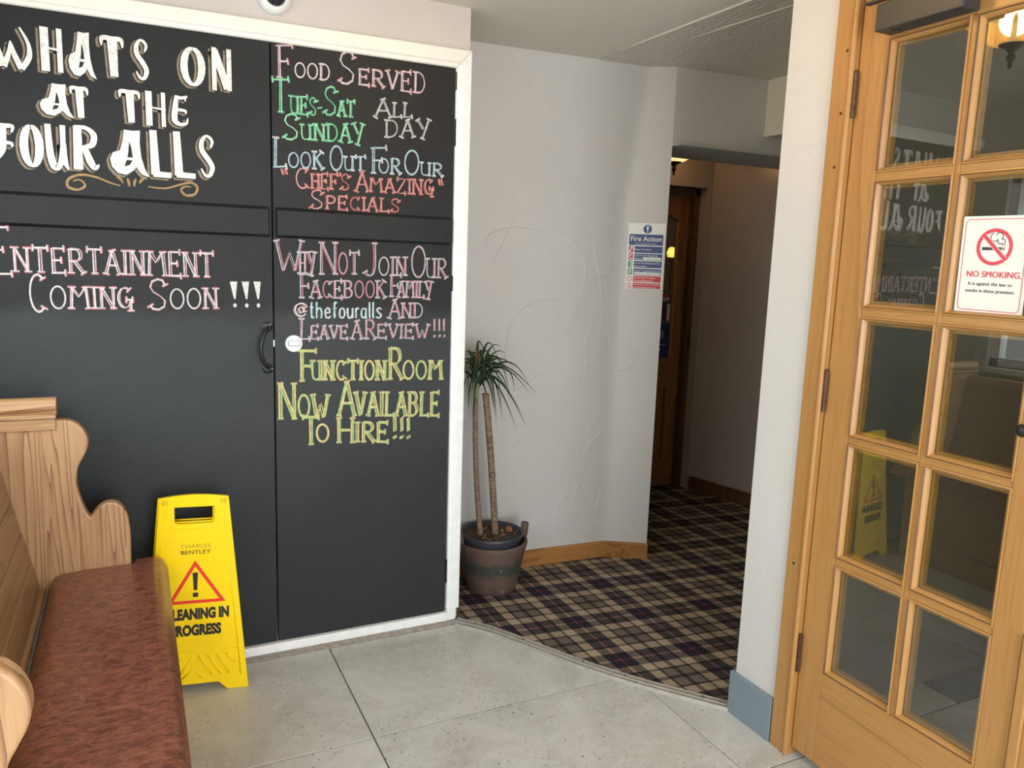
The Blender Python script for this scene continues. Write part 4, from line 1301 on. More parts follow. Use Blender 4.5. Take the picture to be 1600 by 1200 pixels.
# bar room seen through that door's glass
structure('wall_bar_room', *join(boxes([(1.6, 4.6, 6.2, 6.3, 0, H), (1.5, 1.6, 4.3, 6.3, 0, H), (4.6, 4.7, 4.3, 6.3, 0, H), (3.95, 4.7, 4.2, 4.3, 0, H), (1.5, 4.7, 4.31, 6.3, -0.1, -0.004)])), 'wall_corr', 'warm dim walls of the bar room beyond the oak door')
bar = thing('bar_counter', 'dark bar counter seen through the arched glass of the corridor door', 'counter', (3.6, 5.3, -0.004))
box('counter_front', (3.05, 4.4, 5.05, 5.5, -0.004, 1.0), 'oak_dark', bar, bevel=0.01)
box('counter_top', (3.0, 4.45, 4.98, 5.55, 1.0, 1.045), 'oakX', bar, bevel=0.01)
pump = thing('beer_pump', 'beer pump with a red, white and blue oval badge behind the corridor door glass', 'pump', (3.90, 5.2, 1.045))
obj('pump_column', *lathe((3.90, 5.2, 1.045), [(0.05, 0), (0.05, 0.012), (0.022, 0.03), (0.022, 0.20), (0.045, 0.22), (0.045, 0.235), (0.01, 0.25)], 20), 'black_metal', pump, smooth=True)
pb = obj('pump_badge', *lathe_axis((3.90, 5.15, 1.245), [(0.075, 0), (0.075, 0.010), (0.06, 0.014)], (-0.55, -0.8, 0), 28), 'fs_blue', pump)
bpn = Plane(Vector((3.90, 5.15, 1.245)) + Vector((-0.55, -0.8, 0)).normalized() * 0.0145, (0.8, -0.55, 0), (0, 0, 1))
obj('badge_red', *bpn.flat([arc(0, 0, 0.062, 10, 170, 12)], 0.0), 'fs_red', pb)
obj('badge_white', *bpn.ribbon([(-0.06, -0.004), (-0.02, 0.010), (0.02, -0.006), (0.06, 0.008)], 0.026, 0.0006), 'sign_white', pb)
obj('drip_spout', *tube([(3.88, 5.17, 1.17), (3.85, 5.10, 1.17), (3.84, 5.08, 1.12)], 0.007, 8), 'silver', pump)
lt = thing('amber_bar_light', 'small glowing amber light in the bar room behind the corridor door glass', 'lamp', (4.20, 5.45, 1.045))
obj('light_stem', *lathe((4.20, 5.45, 1.045), [(0.05, 0), (0.05, .01), (.008, .02), (.008, .50), (0.02, .52)], 16), 'bronze', lt)
obj('light_shade', *lathe((4.20, 5.45, 1.59), [(0.035, 0), (0.045, 0.04), (0.03, 0.08), (0.01, 0.09)], 16), 'amber', lt, smooth=True)

# ---- ceiling: smooth plaster left, rougher swirled plaster right of a raised joint
ceil = structure('ceiling', *boxes([(-0.62, 1.975, -1.45, 4.30, H, H + 0.12)]), 'ceiling', 'dim cream plaster ceiling with a raised diagonal joint')
obj('rough_ceiling_field', *boxes([(1.975, 4.7, -1.45, 6.3, H - 0.002, H + 0.12), (1.5, 1.975, 4.30, 6.3, H, H + .12)]), 'ceiling_swirl', ceil)
obj('plaster_joint', *tube([(1.975, 1.2, H), (1.985, 2.2, H), (1.972, 2.8, H), (1.975, 3.16, H)], [0.006, 0.006, 0.005, 0.004], 8), 'ceiling', ceil, smooth=True)
obj('plaster_joint', *tube([(2.16, 2.0, H), (2.12, 2.5, H), (2.10, 2.85, H)], [0.004, 0.006, 0.002], 8), 'ceiling', ceil, smooth=True)
structure('trim_6', *boxes([(2.873, 3.4, 1.9, 3.062, 2.162, H)]), 'soffit', 'cream boxed-in beam under the ceiling beside the corridor doorway', bevel=0.003)

# ---- right wall: pier, head above the glazed doors, far part
DO0, DO1, DTOP = 0.290, 1.650, 2.250     # door opening along Y
wr = structure('wall_right', *boxes([(1.80, 1.93, DO1, 1.832, 0, H), (1.80, 1.93, DO0, DO1, DTOP, H), (1.80, 1.93, -1.45, DO0, 0, H)]), 'wall_pier', 'off-white plastered pier and wall around the honey-coloured glazed doors')
wpr = Plane((1.80, 0, 0), (0, -1, 0), (0, 0, 1))
for pts in ([(-1.80, 2.02), (-1.74, 2.06), (-1.67, 2.085)], [(-1.79, 1.82), (-1.73, 1.86), (-1.66, 1.87)], [(-1.76, 1.88), (-1.70, 1.83), (-1.67, 1.76)],
            [(-1.80, 0.62), (-1.76, 0.56), (-1.72, 0.50), (-1.70, 0.42)], [(-1.80, 1.62), (-1.72, 1.56), (-1.67, 1.46)], [(-1.78, 1.30), (-1.72, 1.38), (-1.66, 1.42)]):
    obj('plaster_ridge', *ridge(wpr, pts, 0.0007), 'wall_pier', wr, smooth=True)
bb = structure('baseboard_right', *boxes([(1.786, 1.80, 1.655, 1.846, 0.0, 0.150), (1.80, 1.93, 1.832, 1.846, 0.0, 0.150)]), 'blue_grey', 'blue-grey painted skirting block at the foot of the white pier', bevel=0.002)
structure('trim_7', *join(boxes([(1.788, 1.94, 1.5795, 1.6495, 0.0, DTOP - .001), (1.788, 1.94, DO0 + .001, 0.3295, 0.0, DTOP - .001), (1.788, 1.94, 0.3295, 1.5795, 2.240, DTOP - .001), (1.788, 1.7998, DO0 - .05, 1.6495, DTOP - .001, DTOP + 0.05)]),
                       tube([(1.7905, 1.5865, 0.0), (1.7905, 1.5865, 1.1), (1.7905, 1.5865, 2.24)], 0.0085, 12)), 'pineZ', 'honey-coloured wooden door frame with rounded bead beside the white pier', bevel=0.003)

# ---- lobby beyond the glazed doors
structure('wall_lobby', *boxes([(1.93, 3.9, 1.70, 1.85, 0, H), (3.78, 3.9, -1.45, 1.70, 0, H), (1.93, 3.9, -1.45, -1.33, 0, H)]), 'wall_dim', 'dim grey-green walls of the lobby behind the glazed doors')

# ---- left wall with the window above the pew, rear wall with the entrance (behind the camera)
WY0, WY1, WZ0, WZ1 = 0.35, 2.66, 1.02, 2.06
structure('wall_left', *boxes([(-0.74, -0.62, -1.45, 2.96, 0, WZ0), (-0.74, -0.62, -1.45, 2.96, WZ1, H), (-0.74, -0.62, -1.45, WY0, WZ0, WZ1), (-0.74, -0.62, WY1, 2.96, WZ0, WZ1)]), 'wall_pink', 'plaster wall behind the pew with a wide window')
w1 = thing('window_1', 'white framed window in the wall above the pew', 'window', (-0.68, 1.5, WZ0), None, 'structure')
fw = []
for y in (WY0, WY0 + 0.77, WY0 + 1.54, WY1 - 0.05):
    fw.append((-0.71, -0.65, y, y + 0.05, WZ0, WZ1))
fw += [(-0.71, -0.65, WY0, WY1, WZ0, WZ0 + 0.05), (-0.71, -0.65, WY0, WY1, WZ1 - 0.05, WZ1)]
obj('window_frame', *boxes(fw), 'white_gloss', w1, bevel=0.004)
for k in range(3):
    y = WY0 + 0.05 + 0.77 * k
    box('window_pane', (-0.683, -0.678, y, min(y + 0.72, WY1 - 0.05), WZ0 + 0.05, WZ1 - 0.05), 'glass', w1)
box('window_sill', (-0.66, -0.57, WY0 - 0.04, WY1 + 0.04, WZ0 - 0.03, WZ0), 'white_gloss', w1, bevel=0.004)
yard = structure('wall_yard', *boxes([(-2.65, -2.5, -1.6, 4.6, 0, 3.0), (-2.6, -0.75, -1.6, 4.6, -0.15, -0.02)]), 'white_plastic', 'white painted block wall of the yard outside the window')
blk = None
for r in range(9):
    for k in range(9):
        y0 = -0.9 + k * 0.52 - (0.26 if r % 2 else 0)
        c0 = (-2.49, y0 + 0.255, 0.6 + r * 0.23)
        if blk is None:
            blk = obj('block', *boxes([(-2.5, -2.48, y0 + .004, y0 + .51, 0.6 + r * .23 + .004, 0.6 + r * .23 + .224)]), 'white_plastic', yard, origin=c0)
            bv = blk.modifiers.new('b', 'BEVEL'); bv.width = 0.005; bv.segments = 1
        else:
            o = blk.copy(); COL.objects.link(o); o.location = c0
structure('wall_rear', *boxes([(-0.74, -0.25, -1.57, -1.45, 0, H), (1.75, 3.9, -1.57, -1.45, 0, H), (-0.25, 1.75, -1.57, -1.45, 2.2, H)]), 'wall_pink', 'wall around the open street entrance behind the camera')
# ================================================================== PEW
pew = thing('pew', 'stripped pine pew with scrolled ends along the left wall, holding the brown leather seat pad', 'bench', (-0.22, 1.85, 0.0))
END = [(-0.46, 0.0), (-0.04, 0.0), (-0.036, 0.30), (-0.032, 0.62)] + [(-0.034, 0.64), (-0.038, 0.672), (-0.050, 0.703), (-0.070, 0.720), (-0.092, 0.722), (-0.114, 0.712), (-0.130, 0.695), (-0.139, 0.682)] + \
      [(-0.146, 0.690), (-0.158, 0.722), (-0.168, 0.765), (-0.171, 0.805), (-0.166, 0.840), (-0.152, 0.868), (-0.140, 0.892), (-0.135, 0.915), (-0.138, 0.940), (-0.150, 0.964), (-0.170, 0.982), (-0.195, 0.990), (-0.222, 0.991), (-0.222, 1.0), (-0.46, 1.0)]
END = END[:3] + [(q[0], q[1]) for q in catmull([(a, b, 0) for a, b in END[3:13]], 4)][:-4] + [END[11]] + [(q[0], q[1]) for q in catmull([(a, b, 0) for a, b in END[12:25]], 4)] + END[25:]
for yf in (2.60, 1.07):
    e_ = shape2d('pew_end', END, [], 0.040, (lambda y0: (lambda u, v, w: (u, y0 + 0.020 + w, v)))(yf), 'pewZ', pew, bevel=0.007, smooth=False)
    cap = obj('cap_moulding', *boxes([(-0.46, -0.217, yf - 0.006, yf + 0.046, 0.962, 1.010)]), 'pewX', e_, bevel=0.003)
    obj('cap_roll', *tube([(-0.46, yf + 0.02, 1.030), (-0.214, yf + 0.02, 1.030)], 0.0275, 18), 'pewX', e_)
    obj('cap_bead', *tube([(-0.46, yf - 0.006, 1.003), (-0.216, yf - 0.006, 1.003)], 0.0075, 10), 'pewX', e_)
# sloping back of horizontal boards
lean = lambda z: -0.283 - (z - 0.48) * 0.215
zs = [0.475, 0.562, 0.657, 0.752, 0.848, 0.945]
for a, b_ in zip(zs[:-1], zs[1:]):
    a += 0.0012; b_ -= 0.0012
    V = []
    for y in (1.112, 2.598):
        V += [(lean(a), y, a), (lean(b_), y, b_), (lean(b_) - 0.018, y, b_ - .004), (lean(a) - 0.018, y, a - .004)]
    F = [(0, 1, 2, 3), (4, 7, 6, 5), (0, 4, 5, 1), (1, 5, 6, 2), (2, 6, 7, 3), (3, 7, 4, 0)]
    obj('back_board', V, F, 'pewback', pew, bevel=0.003)
V = []
for y in (1.112, 2.598):
    V += [(lean(.945) + .012, y, .945), (lean(.985) + .012, y, .985), (lean(.985) - 0.03, y, .985), (lean(.945) - 0.03, y, .945)]
obj('top_rail', V, F, 'pewY', pew, bevel=0.006)
box('seat_board', (-0.290, 0.030, 1.112, 2.598, 0.440, 0.468), 'pewY', pew, bevel=0.003)
box('apron', (-0.055, -0.034, 1.112, 2.598, 0.125, 0.440), 'pewY', pew, bevel=0.003)
box('kick_board', (-0.060, -0.040, 1.112, 2.598, 0.0, 0.12), 'pewY', pew, bevel=0.003)

# leather pad: rounded section swept along the seat
pad = thing('seat_pad', 'long brown mottled leather pad lying on the pine pew', 'cushion', (-0.09, 1.85, 0.468))
V, F = [], []
ys = [1.118 + 0.012 * k for k in range(3)] + [1.16 + (2.52 - 1.16) * k / 12 for k in range(13)] + [2.55, 2.575, 2.590, 2.5965, 2.5975, 2.61, 2.63, 2.645, 2.655, 2.661, 2.664]
nx = 22
for y in ys:
    e = min(1.0, max(0.0, (y - 1.118) / 0.045), max(0.0, (2.664 - y) / 0.045))
    e = math.sqrt(max(0.0, 1 - (1 - e) ** 2))
    xr = 0.068 + 0.004 * e
    for k in range(nx + 1):
        s = k / nx
        x = -0.258 + (xr + 0.258) * s
        dx = min(x + 0.258, xr - x)
        rr = 0.040
        q = min(1.0, dx / rr)
        hgt = math.sqrt(max(0.0, 1 - (1 - q) ** 2))
        z = 0.472 + (0.036 + 0.008 * math.sin(math.pi * s) + 0.012 * max(0.0, (s - 0.55) / 0.45) ** 1.5) * hgt * (0.45 + 0.55 * e)
        V.append((max(x, -0.027) if y > 2.597 else x, y, z))
    for k in range(nx + 1):
        s = 1 - k / nx
        x = -0.258 + (xr + 0.258) * s
        dx = min(x + 0.258, xr - x)
        q = min(1.0, dx / 0.012)
        V.append((max(x, -0.027) if y > 2.597 else x, y, 0.472 - (0.003 if x < 0.03 else 0.010) * q))
m_ = 2 * (nx + 1)
for i in range(len(ys) - 1):
    for k in range(m_):
        F.append((i * m_ + k, i * m_ + (k + 1) % m_, (i + 1) * m_ + (k + 1) % m_, (i + 1) * m_ + k))
F.append(tuple(range(m_))); F.append(tuple(range((len(ys) - 1) * m_, len(ys) * m_)))
obj('pad_cover', V, F, 'leather', pad, smooth=True)
obj('dusty_piping', *tube([(-0.262, 1.125 + 0.05 * k, 0.4735 + 0.001 * (k % 2)) for k in range(30)], 0.006, 6), 'leather_back', pad)

# ================================================================== CLEANING SIGN
sg = thing('wet_floor_sign', 'yellow plastic A-frame cleaning sign standing between the pew and the blackboards', 'sign', (0.16, 2.70, 0.0))
u_ = Vector((0.983, -0.180, 0.0)).normalized()


def sign_panel(name, base, topc, flip):
    up = (Vector(topc) - Vector(base))
    xa = u_
    pl = Plane(base, xa, up) if not flip else Plane(base, -xa, up)
    W0, W1, HH = 0.168, 0.108, 0.690
    wid = lambda v: W0 + (W1 - W0) * v / HH
    outer = [(-W0 + 0.000, 0), (-W0 + 0.068, 0), (-W0 + 0.098, 0.030), (W0 - 0.098, 0.030), (W0 - 0.068, 0), (W0, 0), (wid(0.66), 0.66), (W1, 0.682)]
    outer += [(W1 - 2 * W1 * t, 0.682 + 0.010 * math.sin(math.pi * t)) for t in [i / 10 for i in range(1, 10)]] + [(-W1, 0.682), (-wid(0.66), 0.66)]
    hole = [(-0.063, 0.650), (-0.063, 0.613)] + arc(-0.051, 0.605, 0.012, 180, 270, 4) + arc(0.051, 0.605, 0.012, 270, 360, 4) + [(0.063, 0.613), (0.063, 0.650)]
    o = shape2d(name, outer, [hole], 0.012, lambda a, b, w: pl.P(a, b, w - 0.006), 'yellow', sg, bevel=0.0015)
    pr = []
    def rr(pts, r=0.0022, closed=False):
        P = [pl.P(a, b, 0.0) for a, b in pts]
        pr.append(tube(P, r, 6))
    rr([(-wid(0.05) + 0.020, 0.05), (-wid(0.64) + 0.020, 0.640)]); rr([(wid(0.05) - 0.020, 0.05), (wid(0.64) - 0.020, 0.640)])
    rr([(-wid(0.145) + 0.021, 0.148), (wid(0.145) - 0.021, 0.148)], 0.0016)
    rr([(-0.070, 0.650), (-0.070, 0.590), (-0.060, 0.578), (0.060, 0.578), (0.070, 0.590), (0.070, 0.650)], 0.0016)
    rr([(-0.063, 0.600), (0.063, 0.600)], 0.003)
    for k in range(4):      # chevron ribs at the foot
        rr([(-0.010 - 0.034 * k, 0.128 - 0.004 * k), (-0.058 - 0.024 * k, 0.060)], 0.0042) if k < 3 else None
        rr([(0.006 + 0.030 * k, 0.132), (0.050 + 0.028 * k if k < 3 else 0.125, 0.058 if k < 3 else 0.095)], 0.0042)
    rr([(-0.045, 0.052), (-0.012, 0.085), (0.020, 0.052)], 0.004)
    obj('moulded_ribs', *join(*pr), 'yellow', o, smooth=True)
    for sx_ in (-1, 1):
        hb = []
        for q in (0.085, 0.093, 0.099):
            a, c_ = sx_ * q, 0.668
            hb.append(tube([pl.P(a, c_ - .008, .001), pl.P(a, c_ + .008, .001)], 0.0022, 6))
        obj('hinge_bars', *join(*hb), 'shaded_yellow', o)
    return o, pl


M['shaded_yellow'] = plain('shaded_plastic_detail', (0.70, 0.52, 0.01), 0.45, var=0.02)  # darker copy of the sign yellow, shade of the hinge bars put into the colour
base = (0.149, 2.657, 0.001)
topc = (0.163, 2.702, 0.689)
front, fpn = sign_panel('front_panel', base, topc, False)
base2 = (0.150, 2.775, 0.001)
rear, rpn = sign_panel('rear_panel', base2, (0.1600, 2.718, 0.689), True)
obj('hinge_rod', *tube([Vector(topc) + u_ * s + Vector((0.002, 0.008, -0.014)) for s in (-0.098, 0.098)], 0.006, 8), 'yellow', sg)
for pn_, panel in ((fpn, front), (rpn, rear)):
    w_ = 0.0008
    obj('lettering', *pn_.text('CHARLES', 0.003, 0.509, 0.0135, 0.094, -0.012, w_, 'CENTER'), 'olive_print', panel)
    obj('lettering', *pn_.text('BENTLEY', 0.003, 0.488, 0.0140, 0.094, 0.004, w_, 'CENTER'), 'sign_black', panel)
    tri = [(0.0, 0.462), (-0.086, 0.318), (0.092, 0.318)]
    def inset(t, k, c_=(0.002, 0.366)):
        return [(c_[0] + (a - c_[0]) * k, c_[1] + (b - c_[1]) * k) for a, b in t]
    ro = []
    for v_, ks in ((tri, 1.0),):
        out_, in_ = inset(tri, 1.04), inset(tri, 0.82)
        for i in range(3):
            j = (i + 1) % 3
            ro.append(pn_.flat([[out_[i], out_[j], in_[j], in_[i]]], w_))
    obj('warning_triangle', *join(*ro), 'sign_red', panel)
    obj('exclamation_mark', *pn_.flat([[(-0.0085, 0.423), (0.0085, 0.423), (0.0055, 0.362), (-0.0055, 0.362)], [(-0.0085, 0.353), (0.0085, 0.353), (0.0085, 0.338), (-0.0085, 0.338)]], w_), 'sign_black', panel)
    obj('lettering', *pn_.text('CLEANING IN', 0.004, 0.262, 0.036, 0.205, 0.06, w_, 'CENTER'), 'sign_black', panel)
    obj('lettering', *pn_.text('PROGRESS', 0.000, 0.205, 0.036, 0.162, 0.06, w_, 'CENTER'), 'sign_black', panel)

# ================================================================== POTTED PLANT
PX, PY = 1.450, 3.068
pot = thing('terracotta_pot', 'weathered terracotta pot with lug handles and dark band in the corner by the architrave', 'pot', (PX, PY, 0.006))
obj('pot_body', *lathe((PX, PY, 0.006), [(0.108, 0.0), (0.114, 0.004), (0.118, 0.03), (0.122, 0.045), (0.126, 0.062), (0.148, 0.17), (0.160, 0.215), (0.163, 0.228), (0.161, 0.236), (0.150, 0.236), (0.146, 0.225), (0.138, 0.17), (0.11, 0.03)], 44), 'clay', pot, smooth=True)
for sx_ in (-1, 1):
    lugp = [(PX + sx_ * 0.148, PY, 0.20), (PX + sx_ * 0.160, PY, 0.245), (PX + sx_ * 0.166, PY, 0.285), (PX + sx_ * 0.168, PY, 0.302)]
    obj('lug_handle', *tube(catmull(lugp, 4), [0.012, 0.014, 0.016, 0.018, 0.019, 0.019, 0.0185, 0.018, 0.018, 0.0185, 0.018, 0.014, 0.006], 10, 1.0), 'clay', pot, smooth=True)
inner = thing('nursery_pot', 'dark grey plastic nursery pot set inside the terracotta pot', 'pot', (PX - 0.004, PY, 0.14))
obj('plastic_pot', *lathe((PX - 0.004, PY, 0.045), [(0.08, 0.0), (0.100, 0.01), (0.134, 0.175), (0.137, 0.205), (0.146, 0.222), (0.146, 0.232), (0.140, 0.234), (0.134, 0.215), (0.130, 0.20)], 40), 'pot_inner', inner, smooth=True)
sv, sf = [], []
for r_ in range(7):
    for i in range(28):
        a = 2 * math.pi * i / 28
        rad = 0.131 * r_ / 6
        sv.append((PX - .004 + rad * math.cos(a), PY + rad * math.sin(a), 0.262 + rng.uniform(-.004, .004)))
for r_ in range(6):
    for i in range(28):
        j = (i + 1) % 28
        sf.append((r_ * 28 + i, r_ * 28 + j, (r_ + 1) * 28 + j, (r_ + 1) * 28 + i))
so = tag(obj('soil', sv, sf, 'soil', inner), 'dark crumbly potting soil', kind='stuff')
ch = []
for k in range(26):
    a, r_ = rng.uniform(0, 6.28), rng.uniform(0.04, 0.12)
    x_, y_ = PX + r_ * math.cos(a), PY + r_ * math.sin(a)
    ch.append(tube([(x_, y_, 0.264), (x_ + rng.uniform(-.012, .012), y_ + rng.uniform(-.012, .012), 0.269)], 0.004, 5))
for k in range(7):
    x_, y_ = PX + 0.085 + rng.uniform(-.012, .012), PY + 0.01 + rng.uniform(-.02, .02)
    ch.append(tube([(x_, y_, 0.264), (x_ + rng.uniform(-.014, .014), y_ + rng.uniform(-.014, .014), 0.274)], 0.006, 5))
tag(obj('bark_chips', *join(*ch), 'leaf_dry', inner), 'scattered dry bark chips', kind='stuff')
tag(pot, None)

pl_ = thing('dragon_tree', 'tall thin dragon tree with two ringed cane stems and arching narrow leaves', 'plant', (1.42, 3.07, 0.262))


def cane(p0, p1, r0, r1, n, bend):
    P, Rr = [], []
    for i in range(n + 1):
        t = i / n
        p = Vector(p0).lerp(Vector(p1), t) + Vector(bend) * math.sin(math.pi * t)
        P.append(p); Rr.append((r0 + (r1 - r0) * t) * (1 + (0.05 if i % 2 else -0.03)))
    return tube(P, Rr, 12)


s1 = obj('stem', *cane((1.392, 3.075, 0.258), (1.351, 3.08, 0.90), 0.0125, 0.0110, 44, (-0.010, 0, 0)), 'cane', pl_, smooth=True)
obj('stem_tip', *cane((1.351, 3.08, 0.90), (1.363, 3.08, 1.03), 0.0105, 0.013, 8, (0, 0, 0)), 'cane_top', s1, smooth=True)
s2 = obj('stem', *cane((1.464, 3.07, 0.258), (1.396, 3.07, 0.915), 0.0155, 0.0150, 44, (0.004, 0, 0)), 'cane', pl_, smooth=True)
obj('stem_knot', *lathe((1.437, 3.058, 0.535), [(0.010, 0), (0.016, 0.008), (0.014, 0.02), (0.004, 0.028)], 8), 'cane', s2)
obj('cut_top', *lathe((1.3955, 3.07, 0.912), [(0.0165, 0), (0.0165, 0.006), (0.012, 0.009)], 14), 'leaf_dry', s2)


def leaf(c0, m0, t0, w, mat='leaf'):
    c0, m0, t0 = Vector(c0), Vector(m0), Vector(t0)
    side = (t0 - c0).cross(Vector((0, 0, 1)))
    if side.length < 0.01:
        side = Vector((1, 0, 0))
    side.normalize()
    view = Vector((c0.x, c0.y, 0)).normalized()
    n = 12
    V, F = [], []
    prev = None
    for i in range(n + 1):
        t = i / n
        # quadratic curve through the middle point
        ctrl = m0 * 2 - (c0 + t0) * 0.5
        p = c0 * (1 - t) ** 2 + ctrl * 2 * t * (1 - t) + t0 * t * t
        tan = ((ctrl - c0) * (1 - t) + (t0 - ctrl) * t).normalized()
        s = tan.cross(view)
        s = (s * 0.75 + side * 0.5)
        if s.length < 0.05:
            s = side.copy()
        s.normalize()
        if prev is not None and s.dot(prev) < 0:
            s = -s
        prev = s
        ww = w * (0.55 + 0.45 * math.sin(math.pi * min(1, t * 1.6 + 0.1))) * (1 - t ** 3) + 0.0006
        nn = s.cross(tan).normalized()
        V += [tuple(p - s * ww / 2), tuple(p + nn * ww * 0.18), tuple(p + s * ww / 2), tuple(p + nn * (ww * 0.18 - 0.0007) )]
    for i in range(n):
        a, b_ = 4 * i, 4 * i + 4
        F += [(a, a + 1, b_ + 1, b_), (a + 1, a + 2, b_ + 2, b_ + 1), (a + 2, a + 3, b_ + 3, b_ + 2), (a + 3, a, b_, b_ + 3)]
    return V, F


crown = Vector((1.360, 3.075, 1.0))
for i, (c_, m0, t0) in enumerate(LEAVES):
    c0 = Vector((1.36 + rng.uniform(-.006, .006), 3.075, rng.uniform(0.95, 1.04)))
    obj('leaf', *leaf(c0, m0, t0, 0.0155), 'leaf', pl_, smooth=True)
for k in range(26):
    a = rng.uniform(0, 2 * math.pi)
    L = rng.uniform(0.10, 0.20)
    dx, dy = math.cos(a) * L * 0.8, math.sin(a) * L * 0.7
    if crown.y + dy > 3.235:
        dy = 3.235 - crown.y
    if crown.x + dx < 1.205:
        dx = 1.205 - crown.x
    c0 = Vector((1.36 + rng.uniform(-.008, .008), 3.075, rng.uniform(0.93, 1.04)))
    rise = rng.uniform(0.02, 0.10)
    m0 = c0 + Vector((dx * .55, dy * .55, rise)); t0 = c0 + Vector((dx, dy, rng.uniform(-0.18, 0.02)))
    obj('leaf', *leaf(c0, m0, t0, 0.012), 'leaf', pl_, smooth=True)
tag(obj('leaf', *leaf((1.36, 3.07, 1.02), (1.33, 3.03, 1.118), (1.318, 3.01, 1.04), 0.013), 'leaf_dry', pl_, smooth=True), 'browned dry leaf')

# ================================================================== GLAZED DOORS
FX = 1.806     # face of the leaf
ZB = [0.330, 0.693, 1.053, 1.419, 1.783]; PH = 0.3205


def glazed_leaf(name, ya, yb, label, hinge_hi, furniture):
    """leaf between ya (high Y) and yb (low Y)"""
    d = thing(name, label, 'door', (FX + 0.02, (ya + yb) / 2, 0.015), None, 'structure')
    x0, x1 = FX, FX + 0.042
    wl = 0.635
    cols = [(ya - 0.0975, ya - 0.301), (ya - 0.3365, ya - 0.5395)]
    if not hinge_hi:
        cols = [(yb + 0.5395, yb + 0.3365), (yb + 0.301, yb + 0.0975)]
    gy = [c_ for c_ in cols]
    top, bot = ZB[-1] + PH, ZB[0]
    box('stile', (x0, x1, gy[0][0] + .0115, ya, 0.030, 2.236), 'pineZ', d, bevel=0.002)
    box('stile', (x0, x1, yb, gy[1][1] - .0115, 0.030, 2.236), 'pineZ', d, bevel=0.002)
    box('top_rail', (x0, x1, gy[1][1] - .011, gy[0][0] + .011, top + .0115, 2.236), 'pineY', d, bevel=0.001)
    box('bottom_rail', (x0, x1, gy[1][1] - .011, gy[0][0] + .011, 0.030, bot - .0115), 'pineY', d, bevel=0.001)
    mz = FX + 0.003
    my0, my1 = gy[1][0] + 0.011, gy[0][1] - 0.011
    box('glazing_bar', (mz, x1 - .003, my0, my1, bot - .0112, top + .0112), 'pineZ', d, bevel=0.002)
    for k in range(4):
        z0 = ZB[k] + PH + 0.011; z1 = ZB[k + 1] - 0.011
        for (g0, g1) in gy:
            box('glazing_bar', (mz, x1 - .003, g1 - .011 + .0003, g0 + .011 - .0003, z0, z1), 'pineY', d, bevel=0.002)
    for ci, (g0, g1) in enumerate(gy):
        for k in range(5):
            z0, z1 = ZB[k], ZB[k] + PH
            # moulded bead: stepped mitred frame sloping in to the glass
            o_ = 0.0115
            rings = [(-o_, FX + 0.006), (-o_, FX - 0.0005), (-o_ + 0.004, FX - 0.0015), (-o_ + 0.006, FX + 0.003), (-0.004, FX + 0.004), (0.0005, FX + 0.012), (0.002, FX + 0.0185)]
            V, F = [], []
            for ins, xx in rings:
                V += [(xx, g0 - ins, z0 + ins), (xx, g1 + ins, z0 + ins), (xx, g1 + ins, z1 - ins), (xx, g0 - ins, z1 - ins)]
            for r_ in range(len(rings) - 1):
                for q in range(4):
                    F.append((r_ * 4 + q, r_ * 4 + (q + 1) % 4, (r_ + 1) * 4 + (q + 1) % 4, (r_ + 1) * 4 + q))
            # split by direction so the grain follows each strip
            fm = [2 if i // 4 in (2,) else (0 if (i % 4) in (0, 2) else 1) for i in range(len(F))]
            bd = obj('glazing_bead', V, F, None, d, mats=['pineY', 'pineZ', 'pine_groove'], fmat=fm)
            box('glass_pane', (FX + 0.0185, FX + 0.0225, g1 + 0.001, g0 - 0.001, z0 + 0.001, z1 - 0.001), 'glass', d)
            obj('glazing_bead', *boxes([(FX + .0228, FX + .04, g1, g1 + .010, z0, z1), (FX + .0228, FX + .04, g0 - .010, g0, z0, z1), (FX + .0228, FX + .04, g1 + .01, g0 - .01, z0, z0 + .01), (FX + .0228, FX + .04, g1 + .01, g0 - .01, z1 - .01, z1)]), 'pineY', d)
    if hinge_hi:
        for zc in (1.985, 1.162, 0.346):
            hh_ = obj('hinge', *lathe((1.7965, 1.5740, zc - 0.060), [(0.0062, 0), (0.0062, 0.024), (0.0052, 0.0245), (0.0052, 0.026), (0.0062, 0.0265), (0.0062, 0.050), (0.0052, 0.0505), (0.0052, 0.052), (0.0062, 0.0525), (0.0062, 0.12), (0.003, 0.124)], 12), 'bronze', d, smooth=False)
            obj('hinge_leaf', *boxes([(1.7965, 1.8365, 1.5770, 1.5790, zc - 0.058, zc + 0.058)]), 'bronze', hh_)
    return d


d3 = glazed_leaf('door_3', 1.5760, 0.9565, 'honey pine glazed door nearest the pier, carrying the no smoking notice and door closer', True, True)
d4 = glazed_leaf('door_4', 0.9525, 0.3330, 'second honey pine glazed door leaf, cut off by the right edge of the photo', False, False)
box('meeting_bead', (FX - 0.010, FX - 0.0005, 0.927, 0.9515, 0.03, 0.700), 'pineZ', d4, bevel=0.003)
kn = obj('door_knob', *lathe_axis((FX, 1.003, 1.168), [(0.013, 0), (0.013, 0.004), (0.006, 0.008), (0.006, 0.020), (0.013, 0.026), (0.015, 0.034), (0.010, 0.041), (0.002, 0.043)], (-1, 0, 0), 20), 'black_metal', d3, smooth=True)

# door closer
dc = obj('door_closer', *boxes([(1.745, FX - 0.001, 1.246, 1.487, 2.118, 2.186)]), 'closer', d3, bevel=0.004)
obj('adjuster_cap', *lathe_axis((1.776, 1.445, 2.118), [(0.014, 0), (0.014, 0.001), (0.010, 0.003)], (0, 0, -1), 18), 'black_metal', dc)
obj('closer_arm', *boxes([(1.762, 1.780, 1.28, 1.54, 2.200, 2.207), (1.765, 1.779, 1.455, 1.469, 2.186, 2.209)]), 'closer', dc, bevel=0.001)
